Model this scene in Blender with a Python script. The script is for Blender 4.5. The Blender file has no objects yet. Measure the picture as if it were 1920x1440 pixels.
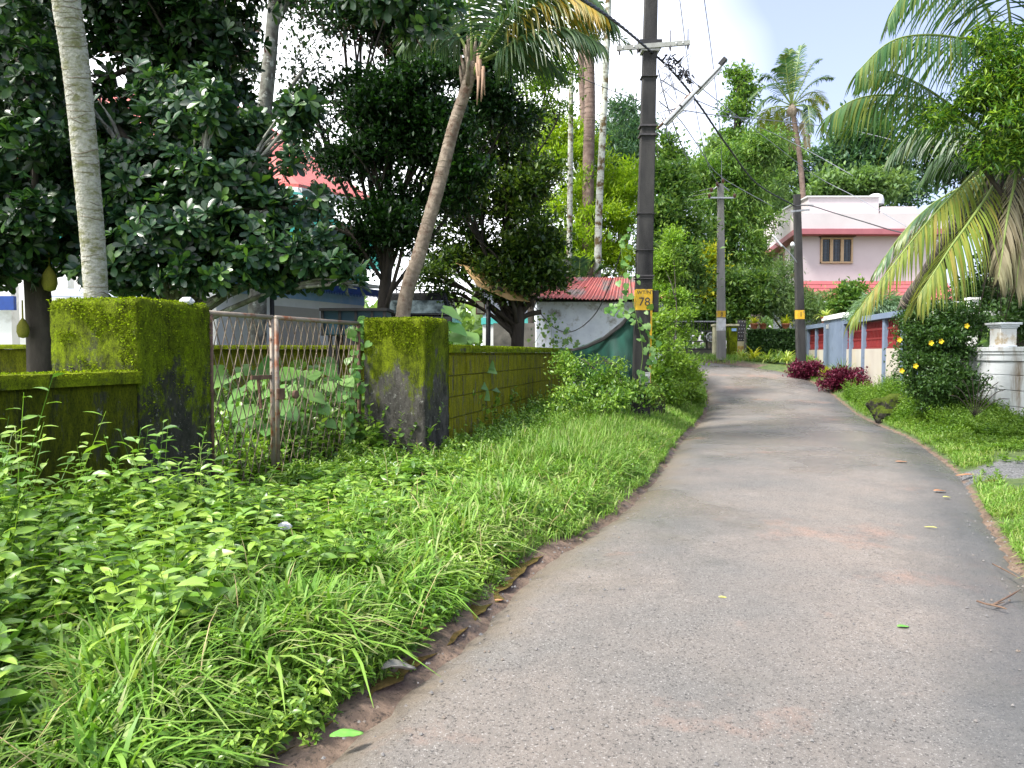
import bpy, math, random
import numpy as np
from mathutils import Vector, Matrix, noise as mnoise

# ------------------------------------------------------------------ camera, sky, sun
C = bpy.context.scene.collection
SC = bpy.context.scene
F = 1442.0
EYE = 1.55
TH = math.atan(58 / F)
cd = bpy.data.cameras.new('camera'); cam = bpy.data.objects.new('camera', cd); C.objects.link(cam)
cam.location = (0, 0, EYE); cam.rotation_euler = (math.pi / 2 - TH, 0, 0)
cd.sensor_width = 36; cd.lens = 36 * F / 1920; cd.clip_end = 2000; cd.clip_start = 0.05
SC.camera = cam
SUN_EL, SUN_AZ = math.radians(54), math.radians(-118)      # azimuth from +Y, negative = to the left
W = bpy.data.worlds.new('World'); SC.world = W; W.use_nodes = True
nt = W.node_tree; nt.nodes.clear()
out = nt.nodes.new('ShaderNodeOutputWorld'); bg = nt.nodes.new('ShaderNodeBackground'); bg.inputs[1].default_value = 0.13
sky = nt.nodes.new('ShaderNodeTexSky'); sky.sky_type = 'NISHITA'; sky.sun_disc = False
sky.sun_elevation = SUN_EL; sky.sun_rotation = SUN_AZ; sky.air_density = 1.0; sky.dust_density = 2.5
tc = nt.nodes.new('ShaderNodeTexCoord'); mp = nt.nodes.new('ShaderNodeMapping'); mp.inputs['Scale'].default_value = (1, 1, 1.6)
nz = nt.nodes.new('ShaderNodeTexNoise'); nz.inputs['Scale'].default_value = 1.1; nz.inputs['Detail'].default_value = 4; nz.inputs['Roughness'].default_value = .45
rp = nt.nodes.new('ShaderNodeValToRGB'); rp.color_ramp.elements[0].position = .36; rp.color_ramp.elements[1].position = .70
rp.color_ramp.elements[0].color = (.10, .10, .10, 1); rp.color_ramp.elements[1].color = (1, 1, 1, 1)
mx = nt.nodes.new('ShaderNodeMix'); mx.data_type = 'RGBA'
mx.inputs[7].default_value = (7.2, 7.35, 7.7, 1)
L_ = nt.links.new
L_(tc.outputs['Generated'], mp.inputs[0]); L_(mp.outputs[0], nz.inputs['Vector']); 
sxyz = nt.nodes.new('ShaderNodeSeparateXYZ'); L_(tc.outputs['Generated'], sxyz.inputs[0])
cl1 = nt.nodes.new('ShaderNodeMath'); cl1.operation = 'MULTIPLY_ADD'; L_(nz.outputs[0], cl1.inputs[0]); cl1.inputs[1].default_value = .55
cl2 = nt.nodes.new('ShaderNodeMath'); cl2.operation = 'MULTIPLY_ADD'; L_(sxyz.outputs[0], cl2.inputs[0]); cl2.inputs[1].default_value = -1.25; cl2.inputs[2].default_value = .37; L_(cl2.outputs[0], cl1.inputs[2])
L_(cl1.outputs[0], rp.inputs[0]); L_(rp.outputs[0], mx.inputs[0]); tm = nt.nodes.new('ShaderNodeMix'); tm.data_type = 'RGBA'; tm.blend_type = 'MULTIPLY'; tm.inputs[0].default_value = 1; tm.inputs[7].default_value = (.66, .60, .70, 1); L_(sky.outputs[0], tm.inputs[6]); L_(tm.outputs[2], mx.inputs[6]); L_(mx.outputs[2], bg.inputs[0]); L_(bg.outputs[0], out.inputs[0])
sd_ = bpy.data.lights.new('sun', 'SUN'); sd_.energy = 2.6; sd_.angle = math.radians(11); sd_.color = (1, .96, .88)
sun = bpy.data.objects.new('sun', sd_); C.objects.link(sun)
sdir = Vector((math.sin(SUN_AZ) * math.cos(SUN_EL), math.cos(SUN_AZ) * math.cos(SUN_EL), math.sin(SUN_EL)))
sun.rotation_euler = sdir.to_track_quat('Z', 'Y').to_euler()
SC.view_settings.view_transform = 'Standard'; SC.view_settings.look = 'None'
SC.view_settings.exposure = 1.72; SC.view_settings.gamma = 1
SC.cycles.max_bounces = 6; SC.cycles.diffuse_bounces = 3; SC.cycles.glossy_bounces = 2
SC.cycles.transmission_bounces = 4; SC.cycles.use_denoising = True
SC.cycles.sample_clamp_indirect = 6

RND = random.Random(7)
NR = np.random.default_rng(11)

# ------------------------------------------------------------------ helpers
def P(px, py, Y):
    u = (px - 960) / F; v = (720 - py) / F
    dy = math.cos(TH) + v * math.sin(TH); dz = -math.sin(TH) + v * math.cos(TH)
    k = Y / dy
    return Vector((u * k, Y, EYE + dz * k))
def tag(o, label=None, cat=None, group=None, kind=None):
    if label: o['label'] = label
    if cat: o['category'] = cat
    if group: o['group'] = group
    if kind: o['kind'] = kind
    return o
def empty(name, loc, label, cat, group=None, rz=0):
    o = bpy.data.objects.new(name, None); C.objects.link(o); o.location = loc; o.rotation_euler = (0, 0, rz)
    o.empty_display_size = .2
    return tag(o, label, cat, group)
PARENT_LOC = {}
def link(name, me, mats, parent=None, world=True):
    o = bpy.data.objects.new(name, me); C.objects.link(o)
    for m in (mats if isinstance(mats, (list, tuple)) else [mats]): me.materials.append(m)
    if parent is not None:
        o.parent = parent
        if world:
            M = Matrix.LocRotScale(parent.location, parent.rotation_euler, None)
            if parent.parent is not None:
                g = parent.parent
                M = Matrix.LocRotScale(g.location, g.rotation_euler, None) @ g_local(parent)
            o.matrix_parent_inverse = M.inverted()
    return o
def g_local(p):
    return p.matrix_parent_inverse @ Matrix.LocRotScale(p.location, p.rotation_euler, None)
def fast_mesh(name, V, Fc, smooth=False):
    V = np.ascontiguousarray(V, dtype=np.float32).reshape(-1, 3); Fc = np.ascontiguousarray(Fc, dtype=np.int32)
    n = Fc.shape[1]
    me = bpy.data.meshes.new(name)
    me.vertices.add(len(V)); me.vertices.foreach_set('co', V.ravel())
    me.loops.add(Fc.size); me.loops.foreach_set('vertex_index', Fc.ravel())
    me.polygons.add(len(Fc)); me.polygons.foreach_set('loop_start', np.arange(0, Fc.size, n, dtype=np.int32))
    if smooth: me.polygons.foreach_set('use_smooth', np.ones(len(Fc), dtype=bool))
    me.update(calc_edges=True)
    return me
class MB:
    def __init__(s): s.v = []; s.f = []; s.m = []; s.sm = []
    def add(s, vs, fs, mi=0, smooth=False):
        b = len(s.v); s.v += [tuple(v) for v in vs]; s.f += [tuple(i + b for i in f) for f in fs]
        s.m += [mi] * len(fs); s.sm += [smooth] * len(fs); return s
    def box(s, c, sz, rz=0, mi=0, M=None):
        hx, hy, hz = sz[0] / 2, sz[1] / 2, sz[2] / 2
        R = Matrix.Rotation(rz, 3, 'Z') if M is None else M
        vs = [R @ Vector((x, y, z)) + Vector(c) for x in (-hx, hx) for y in (-hy, hy) for z in (-hz, hz)]
        return s.add(vs, [(0, 1, 3, 2), (4, 6, 7, 5), (0, 4, 5, 1), (2, 3, 7, 6), (0, 2, 6, 4), (1, 5, 7, 3)], mi)
    def bar(s, a, b, w, h=None, mi=0):                      # square bar between two points
        a, b = Vector(a), Vector(b); d = b - a; h = h or w
        q = d.to_track_quat('Y', 'Z').to_matrix()
        return s.box((a + b) / 2, (w, d.length, h), M=q, mi=mi)
    def tube(s, pts, rad, n=8, mi=0, cap=True):
        pts = [Vector(p) for p in pts]
        if not isinstance(rad, (list, tuple)): rad = [rad] * len(pts)
        vs = []; fs = []
        px = None
        for i, p in enumerate(pts):
            t = (pts[min(i + 1, len(pts) - 1)] - pts[max(i - 1, 0)]).normalized()
            if px is None: px = t.orthogonal().normalized()
            px = (px - t * px.dot(t)).normalized(); py = t.cross(px)
            for k in range(n):
                a = 2 * math.pi * k / n
                vs.append(p + (px * math.cos(a) + py * math.sin(a)) * rad[i])
        for i in range(len(pts) - 1):
            for k in range(n):
                fs.append((i * n + k, i * n + (k + 1) % n, (i + 1) * n + (k + 1) % n, (i + 1) * n + k))
        if cap:
            fs.append(tuple(range(n - 1, -1, -1))); fs.append(tuple((len(pts) - 1) * n + k for k in range(n)))
        return s.add(vs, fs, mi, True)
    def prism(s, poly, z0, z1, mi=0):
        n = len(poly); vs = [(p[0], p[1], z0) for p in poly] + [(p[0], p[1], z1) for p in poly]
        fs = [tuple(range(n - 1, -1, -1)), tuple(range(n, 2 * n))] + [(i, (i + 1) % n, n + (i + 1) % n, n + i) for i in range(n)]
        return s.add(vs, fs, mi)
    def slab(s, poly, n, mi=0):                             # 3D polygon with thickness vector n
        k = len(poly); n = Vector(n); vs = [Vector(p) for p in poly] + [Vector(p) + n for p in poly]
        return s.add(vs, [tuple(range(k)), tuple(range(2 * k - 1, k - 1, -1))] + [(i, i + k, (i + 1) % k + k, (i + 1) % k) for i in range(k)], mi)
    def lathe(s, c, prof, n=14, mi=0):                      # prof: (r, z) list
        c = Vector(c); vs = []; fs = []
        for r, z in prof:
            for k in range(n):
                a = 2 * math.pi * k / n; vs.append(c + Vector((r * math.cos(a), r * math.sin(a), z)))
        for i in range(len(prof) - 1):
            for k in range(n): fs.append((i * n + k, i * n + (k + 1) % n, (i + 1) * n + (k + 1) % n, (i + 1) * n + k))
        return s.add(vs, fs, mi, True)
    def build(s, name, mats, parent=None, bevel=0):
        me = bpy.data.meshes.new(name); me.from_pydata(s.v, [], s.f); me.update()
        me.polygons.foreach_set('material_index', s.m); me.polygons.foreach_set('use_smooth', s.sm)
        o = link(name, me, mats, parent)
        if bevel:
            b = o.modifiers.new('bevel', 'BEVEL'); b.width = bevel; b.segments = 2; b.limit_method = 'ANGLE'
        return o
def spline(pts, n):
    pts = [Vector(p) for p in pts]; P_ = [pts[0] * 2 - pts[1]] + pts + [pts[-1] * 2 - pts[-2]]; o = []
    m = len(pts) - 1
    for i in range(n + 1):
        t = i / n * m; k = min(int(t), m - 1); u = t - k
        a, b, c, d = P_[k:k + 4]
        o.append(.5 * ((2 * b) + (c - a) * u + (2 * a - 5 * b + 4 * c - d) * u * u + (3 * b - a - 3 * c + d) * u ** 3))
    return o
def lerp(a, b, t): return a + (b - a) * t

# ------------------------------------------------------------------ materials
MATS = {}
def nodes(name):
    m = bpy.data.materials.new(name); m.use_nodes = True; n = m.node_tree; n.nodes.clear()
    o = n.nodes.new('ShaderNodeOutputMaterial'); b = n.nodes.new('ShaderNodeBsdfPrincipled'); n.links.new(b.outputs[0], o.inputs[0])
    return m, n, b, o
def mixrgb(n, fac, a, b, mode='MIX'):
    x = n.nodes.new('ShaderNodeMix'); x.data_type = 'RGBA'; x.blend_type = mode
    for s, i in ((fac, 0), (a, 6), (b, 7)):
        if hasattr(s, 'links'): n.links.new(s, x.inputs[i])
        elif i == 0: x.inputs[0].default_value = s
        else: x.inputs[i].default_value = (*s, 1)
    return x.outputs[2]
def nzout(n, scale, detail=4, rough=.55, stretch=None, coord='Object', w=0):
    t = n.nodes.new('ShaderNodeTexCoord'); v = t.outputs[coord]
    if stretch or w:
        mp = n.nodes.new('ShaderNodeMapping'); mp.inputs['Scale'].default_value = stretch or (1, 1, 1); mp.inputs['Location'].default_value = (w, w * .7, w * .3)
        n.links.new(v, mp.inputs[0]); v = mp.outputs[0]
    z = n.nodes.new('ShaderNodeTexNoise'); z.inputs['Scale'].default_value = scale; z.inputs['Detail'].default_value = detail; z.inputs['Roughness'].default_value = rough
    n.links.new(v, z.inputs['Vector']); return z.outputs[0]
def ramp(n, src, stops):
    r = n.nodes.new('ShaderNodeValToRGB'); e = r.color_ramp.elements
    while len(e) < len(stops): e.new(.5)
    for k, (p, c) in enumerate(stops):
        e[k].position = p; e[k].color = (*c, 1) if isinstance(c, tuple) else (c, c, c, 1)
    n.links.new(src, r.inputs[0]); return r.outputs[0]
def bump(n, b, src, dist=.01, st=.6):
    q = n.nodes.new('ShaderNodeBump'); q.inputs['Strength'].default_value = st; q.inputs['Distance'].default_value = dist
    n.links.new(src, q.inputs['Height']); n.links.new(q.outputs[0], b.inputs['Normal'])
def mat(name, c1, c2=None, scale=4, rough=.8, bmp=0, bscale=30, metal=0, stretch=None, dirt=None, dscale=1.5, dpos=(.5, .7), spec=.4):
    if name in MATS: return MATS[name]
    m, n, b, o = nodes(name); c2 = c2 or tuple(x * .75 for x in c1)
    col = mixrgb(n, ramp(n, nzout(n, scale, 5, .6, stretch), [(.35, 0.), (.65, 1.)]), c1, c2)
    if dirt: col = mixrgb(n, ramp(n, nzout(n, dscale, 6, .65, stretch, w=5), [(dpos[0], 0.), (dpos[1], 1.)]), col, dirt)
    n.links.new(col, b.inputs['Base Color']); b.inputs['Roughness'].default_value = rough; b.inputs['Metallic'].default_value = metal
    b.inputs['Specular IOR Level'].default_value = spec
    if bmp: bump(n, b, nzout(n, bscale, 4), bmp)
    MATS[name] = m; return m
def leafmat(name, cols, trans=.35, rough=.45, nscale=.8, shift=None, spec=.35, tcol=None):
    if name in MATS: return MATS[name]
    m, n, b, o = nodes(name); g = n.nodes.new('ShaderNodeNewGeometry')
    k = len(cols); c = ramp(n, g.outputs['Random Per Island'], [(i / (k - 1), cols[i]) for i in range(k)])
    z = ramp(n, nzout(n, nscale, 2), [(.38, 0.), (.62, 1.)])
    c = mixrgb(n, z, c, mixrgb(n, 1.0, c, shift or (.75, .85, .7), 'MULTIPLY'))
    n.links.new(c, b.inputs['Base Color']); b.inputs['Roughness'].default_value = rough; b.inputs['Specular IOR Level'].default_value = spec
    t = n.nodes.new('ShaderNodeBsdfTranslucent'); n.links.new(mixrgb(n, 1.0, c, tcol or (1.3, 1.35, .6), 'MULTIPLY'), t.inputs[0])
    s = n.nodes.new('ShaderNodeMixShader'); s.inputs[0].default_value = trans
    n.links.new(b.outputs[0], s.inputs[1]); n.links.new(t.outputs[0], s.inputs[2]); n.links.new(s.outputs[0], o.inputs[0])
    MATS[name] = m; return m
def mossmat(name, conc, conc2, m1, m2, amount=.5, top=True, streak=(1, 1, .35), zc=None, zr=1.0, bsc=60):
    """concrete under moss; more moss on upward faces and towards height zc"""
    if name in MATS: return MATS[name]
    m, n, b, o = nodes(name)
    base = mixrgb(n, ramp(n, nzout(n, 7, 9, .85, streak), [(.38, 0.), (.6, 1.)]), conc, conc2)
    base = mixrgb(n, ramp(n, nzout(n, 16, 5, .7, w=2), [(.6, 0.), (.68, 1.)]), base, (.32, .32, .28))
    mos = mixrgb(n, ramp(n, nzout(n, 6, 9, .9, streak, w=3), [(.40, 0.), (.60, 1.)]), m1, m2)
    mos = mixrgb(n, ramp(n, nzout(n, 70, 5, .8, (1, 1, streak[2] ** .5), w=13), [(.36, .8), (.50, 0.)]), mos, (.02, .024, .005))
    a = nzout(n, 3.2, 10, .82, streak, w=9)
    geo = n.nodes.new('ShaderNodeNewGeometry'); sp = n.nodes.new('ShaderNodeSeparateXYZ'); n.links.new(geo.outputs['Position'], sp.inputs[0])
    sn = n.nodes.new('ShaderNodeSeparateXYZ'); n.links.new(geo.outputs['Normal'], sn.inputs[0])
    ad = n.nodes.new('ShaderNodeMath'); ad.operation = 'MULTIPLY_ADD'; n.links.new(sn.outputs[2], ad.inputs[0]); ad.inputs[1].default_value = .35 if top else 0; n.links.new(a, ad.inputs[2])
    src = ad.outputs[0]
    if zc is not None:
        q = n.nodes.new('ShaderNodeMath'); q.operation = 'MULTIPLY_ADD'; n.links.new(sp.outputs[2], q.inputs[0]); q.inputs[1].default_value = .22 / zr
        q.inputs[2].default_value = -.22 / zr * zc
        q2 = n.nodes.new('ShaderNodeMath'); q2.operation = 'ADD'; n.links.new(q.outputs[0], q2.inputs[0]); n.links.new(src, q2.inputs[1]); src = q2.outputs[0]
    fac = ramp(n, src, [(.58 - amount * .3, 0.), (.66 - amount * .3, 1.)])
    fin = mixrgb(n, fac, base, mos)
    fin = mixrgb(n, ramp(n, nzout(n, 2.6, 9, .8, (2.2, 2.2, .28), w=27), [(.55, 0.), (.66, .75)]), fin, (.018, .018, .014))
    n.links.new(fin, b.inputs['Base Color']); b.inputs['Roughness'].default_value = .95; b.inputs['Specular IOR Level'].default_value = .15
    bump(n, b, nzout(n, bsc, 8, .85, (1, 1, .7)), .035, 1.0)
    MATS[name] = m; return m

# foliage colours
G_WEED = leafmat('weed_leaf', [(.07, .16, .02), (.15, .29, .035), (.24, .40, .05), (.34, .48, .08), (.10, .20, .03)], .28, .36, 1.6, (.6, .72, .65), spec=.55)
G_GRASS = leafmat('grass_blade', [(.08, .18, .02), (.15, .29, .035), (.22, .38, .06), (.28, .40, .09), (.36, .37, .18)], .32, .5, 1.5)
G_DARK = leafmat('backlit_dark_leaf', [(.006, .022, .006), (.011, .036, .009), (.018, .055, .011), (.035, .095, .014)], .22, .36, .5, spec=.5)  # near-black greens also paint in the darkness of backlit crowns
G_ROS = leafmat('rosette_leaf', [(.010, .032, .016), (.018, .052, .024), (.032, .080, .036), (.048, .11, .042), (.12, .23, .035)], .22, .33, .6, spec=.55)
G_ROSD = leafmat('rosette_dark', [(.006, .022, .008), (.012, .038, .014), (.024, .066, .020), (.055, .12, .022)], .25, .35, .6, spec=.5)
G_YEL = leafmat('yellowgreen_leaf', [(.17, .28, .015), (.27, .40, .02), (.38, .50, .035), (.10, .20, .015)], .45, .5, .5)
G_MID = leafmat('mid_leaf', [(.05, .12, .03), (.095, .19, .045), (.16, .27, .06), (.22, .32, .08), (.035, .09, .025)], .35, .45, .4)
G_FAR = leafmat('hazed_far_leaf', [(.10, .18, .07), (.17, .26, .10), (.24, .34, .13), (.09, .15, .07)], .35, .5, .25)  # paler, greyer greens put distance haze into the leaf colour
G_BLUE = leafmat('bluish_leaf', [(.045, .11, .07), (.075, .15, .09), (.12, .21, .11), (.04, .08, .055)], .3, .45, .3)
G_NEEM = leafmat('neem_leaf', [(.02, .06, .015), (.045, .12, .02), (.10, .21, .025), (.24, .36, .035), (.02, .05, .012)], .4, .4, .8)
G_PALM = leafmat('palm_leaflet', [(.03, .075, .035), (.05, .11, .045), (.09, .15, .055), (.04, .085, .045), (.16, .18, .06)], .3, .4, .7)
G_PALMY = leafmat('palm_yellow', [(.14, .20, .04), (.22, .26, .05), (.30, .28, .06), (.09, .15, .03), (.33, .25, .07)], .35, .4, .7)
G_PALMG = leafmat('palm_green', [(.05, .12, .05), (.08, .17, .07), (.13, .21, .08), (.24, .27, .07), (.04, .09, .045)], .35, .38, .7)
G_PALMO = leafmat('palm_orange', [(.07, .12, .03), (.30, .22, .02), (.38, .24, .02), (.10, .14, .03)], .3, .45, .7)
G_DEAD = leafmat('palm_dead', [(.22, .18, .12), (.30, .25, .17), (.16, .12, .08)], .2, .7, .7)
G_TARO = leafmat('taro_leaf', [(.08, .20, .05), (.15, .30, .085), (.23, .38, .12), (.12, .25, .05)], .35, .4, 1)
G_PURP = leafmat('purple_leaf', [(.07, .008, .02), (.11, .012, .035), (.16, .02, .05)], .2, .4, 1, (1, 1, 1), tcol=(1.2, .6, .8))
G_VARI = leafmat('variegated_leaf', [(.25, .38, .06), (.50, .52, .16), (.35, .45, .08)], .35, .45, 1)
G_CROT = leafmat('croton_leaf', [(.40, .42, .02), (.55, .50, .03), (.25, .35, .03)], .35, .45, 1)
G_MOSS = leafmat('moss_tuft', [(.06, .075, .003), (.12, .15, .004), (.20, .27, .008), (.36, .46, .02), (.13, .17, .01)], .3, .8, 6, spec=.1)
G_BUSHD = leafmat('bush_leaf', [(.025, .06, .018), (.04, .09, .025), (.08, .15, .04), (.05, .11, .025)], .3, .4, .6)
M_PETAL = mat('yellow_petal', (.85, .62, .02), (.75, .5, .02), rough=.6)
BARK = mat('dark_bark', (.035, .028, .022), (.06, .05, .04), 6, .9, .02, 20, stretch=(1, 1, .3))
BARKG = mat('lichen_bark', (.10, .09, .075), (.28, .29, .25), 5, .9, .02, 20, dirt=(.4, .42, .38), dscale=7, dpos=(.58, .62))
M_STALK = mat('green_stalk', (.16, .26, .05), (.10, .18, .04), 5, .6)
M_RACH = mat('frond_rachis', (.20, .26, .06), (.14, .20, .05), 5, .5)
M_TWIG = mat('dry_twig', (.09, .05, .035), (.14, .09, .06), 9, .8)

# ------------------------------------------------------------------ terrain and road
EDGE = [((-4.0, -7), (-.9, -7)), ((-2.2, -2), (.9, -2)), ((-1.3, 1), (1.9, 1)), ((-.78, 2.87), (2.5, 3.0)), ((-.29, 4.15), (3.12, 4.3)), ((.16, 5.62), (3.85, 5.8)),
        ((.85, 7.1), (4.6, 7.4)), ((1.69, 9.4), (5.97, 10.2)), ((2.86, 13.3), (7.4, 14.1)), ((4.0, 16.8), (8.05, 16.5)),
        ((4.9, 19.6), (8.75, 19.2)), ((5.85, 23.1), (9.55, 22.4)), ((6.35, 26), (10.0, 25)), ((6.6, 28), (9.9, 27.5)),
        ((6.5, 29), (8.9, 29.4)), ((5.6, 29.7), (7.6, 31.2)), ((3, 30.2), (5, 32.5)), ((-2, 30.6), (0, 33.5)), ((-20, 31), (-20, 34))]
EL = spline([(a[0], a[1], 0) for a, b in EDGE], 180); ER = spline([(b[0], b[1], 0) for a, b in EDGE], 180)
PL = np.array([(p.x, p.y) for p in EL] + [(p.x, p.y) for p in reversed(ER)])
def sdist(x, y):
    x = np.asarray(x, float).ravel(); y = np.asarray(y, float).ravel(); o = np.empty(len(x))
    A = PL; B = np.roll(PL, -1, 0); D = B - A; LL = (D ** 2).sum(1) + 1e-12
    for s in range(0, len(x), 4000):
        X = x[s:s + 4000, None]; Yy = y[s:s + 4000, None]
        t = np.clip(((X - A[:, 0]) * D[:, 0] + (Yy - A[:, 1]) * D[:, 1]) / LL, 0, 1)
        d = np.sqrt(((X - A[:, 0] - t * D[:, 0]) ** 2 + (Yy - A[:, 1] - t * D[:, 1]) ** 2).min(1))
        c = ((A[:, 1] > Yy) != (B[:, 1] > Yy)) & (X < (B[:, 0] - A[:, 0]) * (Yy - A[:, 1]) / (B[:, 1] - A[:, 1] + 1e-12) + A[:, 0])
        o[s:s + 4000] = np.where(c.sum(1) % 2 == 1, -d, d)
    return o
def rise(y):
    t = np.clip((np.asarray(y, float) - 18) / 15, 0, 1); return 1.22 * t * t * (3 - 2 * t)
def HH(x, y):
    x = np.asarray(x, float).ravel(); y = np.asarray(y, float).ravel()
    d = sdist(x, y); s = np.clip(d / .6, 0, 1); s = s * s * (3 - 2 * s)
    wob = (np.sin(x * 2.1 + y * 1.3) + np.sin(x * .9 - y * 2.7) + np.sin(x * 5.3 + 1.2) * np.sin(y * 4.1)) * .014
    z = rise(y) + np.where(d > 0, .015 + .09 * s + wob * s, -.05)
    z += np.where(d > 0, s, 0) * (.45 * np.exp(-((x - 9.3) ** 2 + (y - 18.2) ** 2) / 3.0) + .18 * np.exp(-((x - 9.6) ** 2 / 1.2 + (y - 15.4) ** 2 / 4)))
    z -= np.where(d > 0, (.022 + .03 * np.sin(y * 1.9) * np.sin(y * 5.1 + 2)) * np.exp(-((d - .09) / .09) ** 2) * (x < y * .3 + 1), 0)
    return z
def H(x, y): return float(HH([x], [y])[0])
def gx(px, Y): return P(px, 700, Y).x
def G(px, Y):
    x = gx(px, Y); return Vector((x, Y, H(x, Y)))

xs = np.concatenate([-np.geomspace(260, 11, 26), np.arange(-10, 13, .13), np.geomspace(13.3, 260, 26)])
ys = np.concatenate([-np.geomspace(60, 2.5, 10), np.arange(-1.5, 34, .13), np.geomspace(34.5, 420, 30)])
XX, YY = np.meshgrid(xs, ys); dd = sdist(XX, YY); ZZ = HH(XX, YY)
V = np.stack([XX.ravel(), YY.ravel(), ZZ], 1); nx, ny = len(xs), len(ys)
I = (np.arange(ny - 1)[:, None] * nx + np.arange(nx - 1)).ravel()
me = fast_mesh('ground', V, np.stack([I, I + 1, I + nx + 1, I + nx], 1), True)
at = me.attributes.new('edge', 'FLOAT', 'POINT'); at.data.foreach_set('value', np.where((XX.ravel() > np.interp(YY.ravel(), [p.y for p in EL[:150]], [(p.x + q.x) / 2 for p, q in zip(EL[:150], ER[:150])])) & (YY.ravel() < 29), np.where(dd > 0, dd * 3 + np.clip((YY.ravel() - 4) * .16, .05, .85), dd), dd).astype(np.float32))
gr = np.clip(1.6 - np.sqrt(((XX.ravel() - 7.6) / 2.6) ** 2 + ((YY.ravel() - 9.5) / 1.05) ** 2) * 1.5, 0, 1)
ag = me.attributes.new('gravel', 'FLOAT', 'POINT'); ag.data.foreach_set('value', gr.astype(np.float32))
m, n, b, o = nodes('earth')
a = n.nodes.new('ShaderNodeAttribute'); a.attribute_name = 'edge'
soil = mixrgb(n, ramp(n, nzout(n, 9, 6, .7), [(.35, 0.), (.65, 1.)]), (.10, .065, .045), (.19, .13, .095))
soil = mixrgb(n, ramp(n, nzout(n, 40, 4, .7, w=3), [(.55, 0.), (.62, 1.)]), soil, (.05, .035, .025))
grn = mixrgb(n, ramp(n, nzout(n, 6, 6, .7, w=1), [(.35, 0.), (.65, 1.)]), (.035, .07, .015), (.09, .12, .03))
ed = n.nodes.new('ShaderNodeMath'); ed.operation = 'MULTIPLY_ADD'; n.links.new(nzout(n, 5, 5, .7, w=7), ed.inputs[0]); ed.inputs[1].default_value = -.5; n.links.new(a.outputs['Fac'], ed.inputs[2])
a2 = n.nodes.new('ShaderNodeAttribute'); a2.attribute_name = 'gravel'
g2 = n.nodes.new('ShaderNodeMath'); g2.operation = 'ADD'; n.links.new(nzout(n, 4, 5, .7, w=17), g2.inputs[0]); n.links.new(a2.outputs['Fac'], g2.inputs[1])
grv = mixrgb(n, ramp(n, nzout(n, 55, 4, .8, w=19), [(.42, 0.), (.6, 1.)]), (.035, .035, .038), (.20, .20, .20))
cc_ = mixrgb(n, ramp(n, ed.outputs[0], [(.02, 0.), (.35, 1.)]), soil, grn)
n.links.new(mixrgb(n, ramp(n, g2.outputs[0], [(.85, 0.), (1.05, 1.)]), cc_, grv), b.inputs['Base Color'])
n.links.new(ramp(n, nzout(n, 2.5, 3), [(.4, .45), (.6, .9)]), b.inputs['Roughness']); bump(n, b, nzout(n, 30, 6, .7), .02)
tag(link('ground', me, m), kind='structure')
# road sheet with ragged edges
NW = 14; rv = []
for i in range(181):
    l, r = EL[i], ER[i]
    for k in range(NW + 1):
        t = k / NW; p = lerp(l, r, t)
        if k in (0, NW):
            j = (mnoise.noise(Vector((i * .35, k, 0))) * .07 + mnoise.noise(Vector((i * 1.3, k, 4))) * .05); p = p + (r - l).normalized() * j
        crown = .035 * (1 - (2 * t - 1) ** 2)
        zz = float(rise(p.y)) + crown - (.06 if k in (0, NW) else 0)
        rv.append((p.x, p.y, zz))
I = (np.arange(180)[:, None] * (NW + 1) + np.arange(NW)).ravel()
me = fast_mesh('road', np.array(rv), np.stack([I, I + 1, I + NW + 2, I + NW + 1], 1), True)
sdr = sdist(np.array(rv)[:, 0], np.array(rv)[:, 1])
ed_ = np.array([min(k, NW - k) / NW * 2 if True else 0 for i in range(181) for k in range(NW + 1)])
le_ = np.array([k / NW for i in range(181) for k in range(NW + 1)])
at = me.attributes.new('across', 'FLOAT', 'POINT'); at.data.foreach_set('value', le_.astype(np.float32))
m, n, b, o = nodes('asphalt')
a = n.nodes.new('ShaderNodeAttribute'); a.attribute_name = 'across'
c = mixrgb(n, ramp(n, nzout(n, .55, 4, .6), [(.35, 0.), (.62, 1.)]), (.140, .133, .125), (.205, .175, .152))
c = mixrgb(n, ramp(n, nzout(n, .8, 6, .7, w=4), [(.57, 0.), (.72, 1.)]), c, (.27, .175, .135))
c = mixrgb(n, ramp(n, nzout(n, 85, 3, .85, w=2), [(.58, 0.), (.66, 1.)]), c, (.42, .40, .38))
c = mixrgb(n, ramp(n, nzout(n, 62, 3, .85, w=6), [(.36, 1.), (.44, 0.)]), c, (.025, .022, .022))
c = mixrgb(n, ramp(n, nzout(n, 17, 5, .7, w=8), [(.5, 0.), (.9, .6)]), c, (.06, .055, .05))
c = mixrgb(n, ramp(n, nzout(n, 3.1, 10, .9, (1, .5, 1), w=21), [(.36, .35), (.5, 0.)]), c, (.085, .08, .075))
vo = n.nodes.new('ShaderNodeTexVoronoi'); vo.inputs['Scale'].default_value = 26; vt = n.nodes.new('ShaderNodeTexCoord'); n.links.new(vt.outputs['Object'], vo.inputs['Vector']); c = mixrgb(n, ramp(n, vo.outputs['Distance'], [(.10, .75), (.20, 0.)]), c, (.045, .038, .034))
c = mixrgb(n, ramp(n, nzout(n, 1.6, 12, .92, w=31), [(.54, 0.), (.68, .5)]), c, (.27, .25, .228))
ewn = n.nodes.new('ShaderNodeMath'); ewn.operation = 'MULTIPLY_ADD'; n.links.new(nzout(n, 2.2, 5, .7, w=11), ewn.inputs[0]); ewn.inputs[1].default_value = .22; n.links.new(a.outputs['Fac'], ewn.inputs[2])
c = mixrgb(n, ramp(n, ewn.outputs[0], [(.10, .75), (.22, 0.)]), c, (.17, .13, .085))          # silt along the left edge
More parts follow.
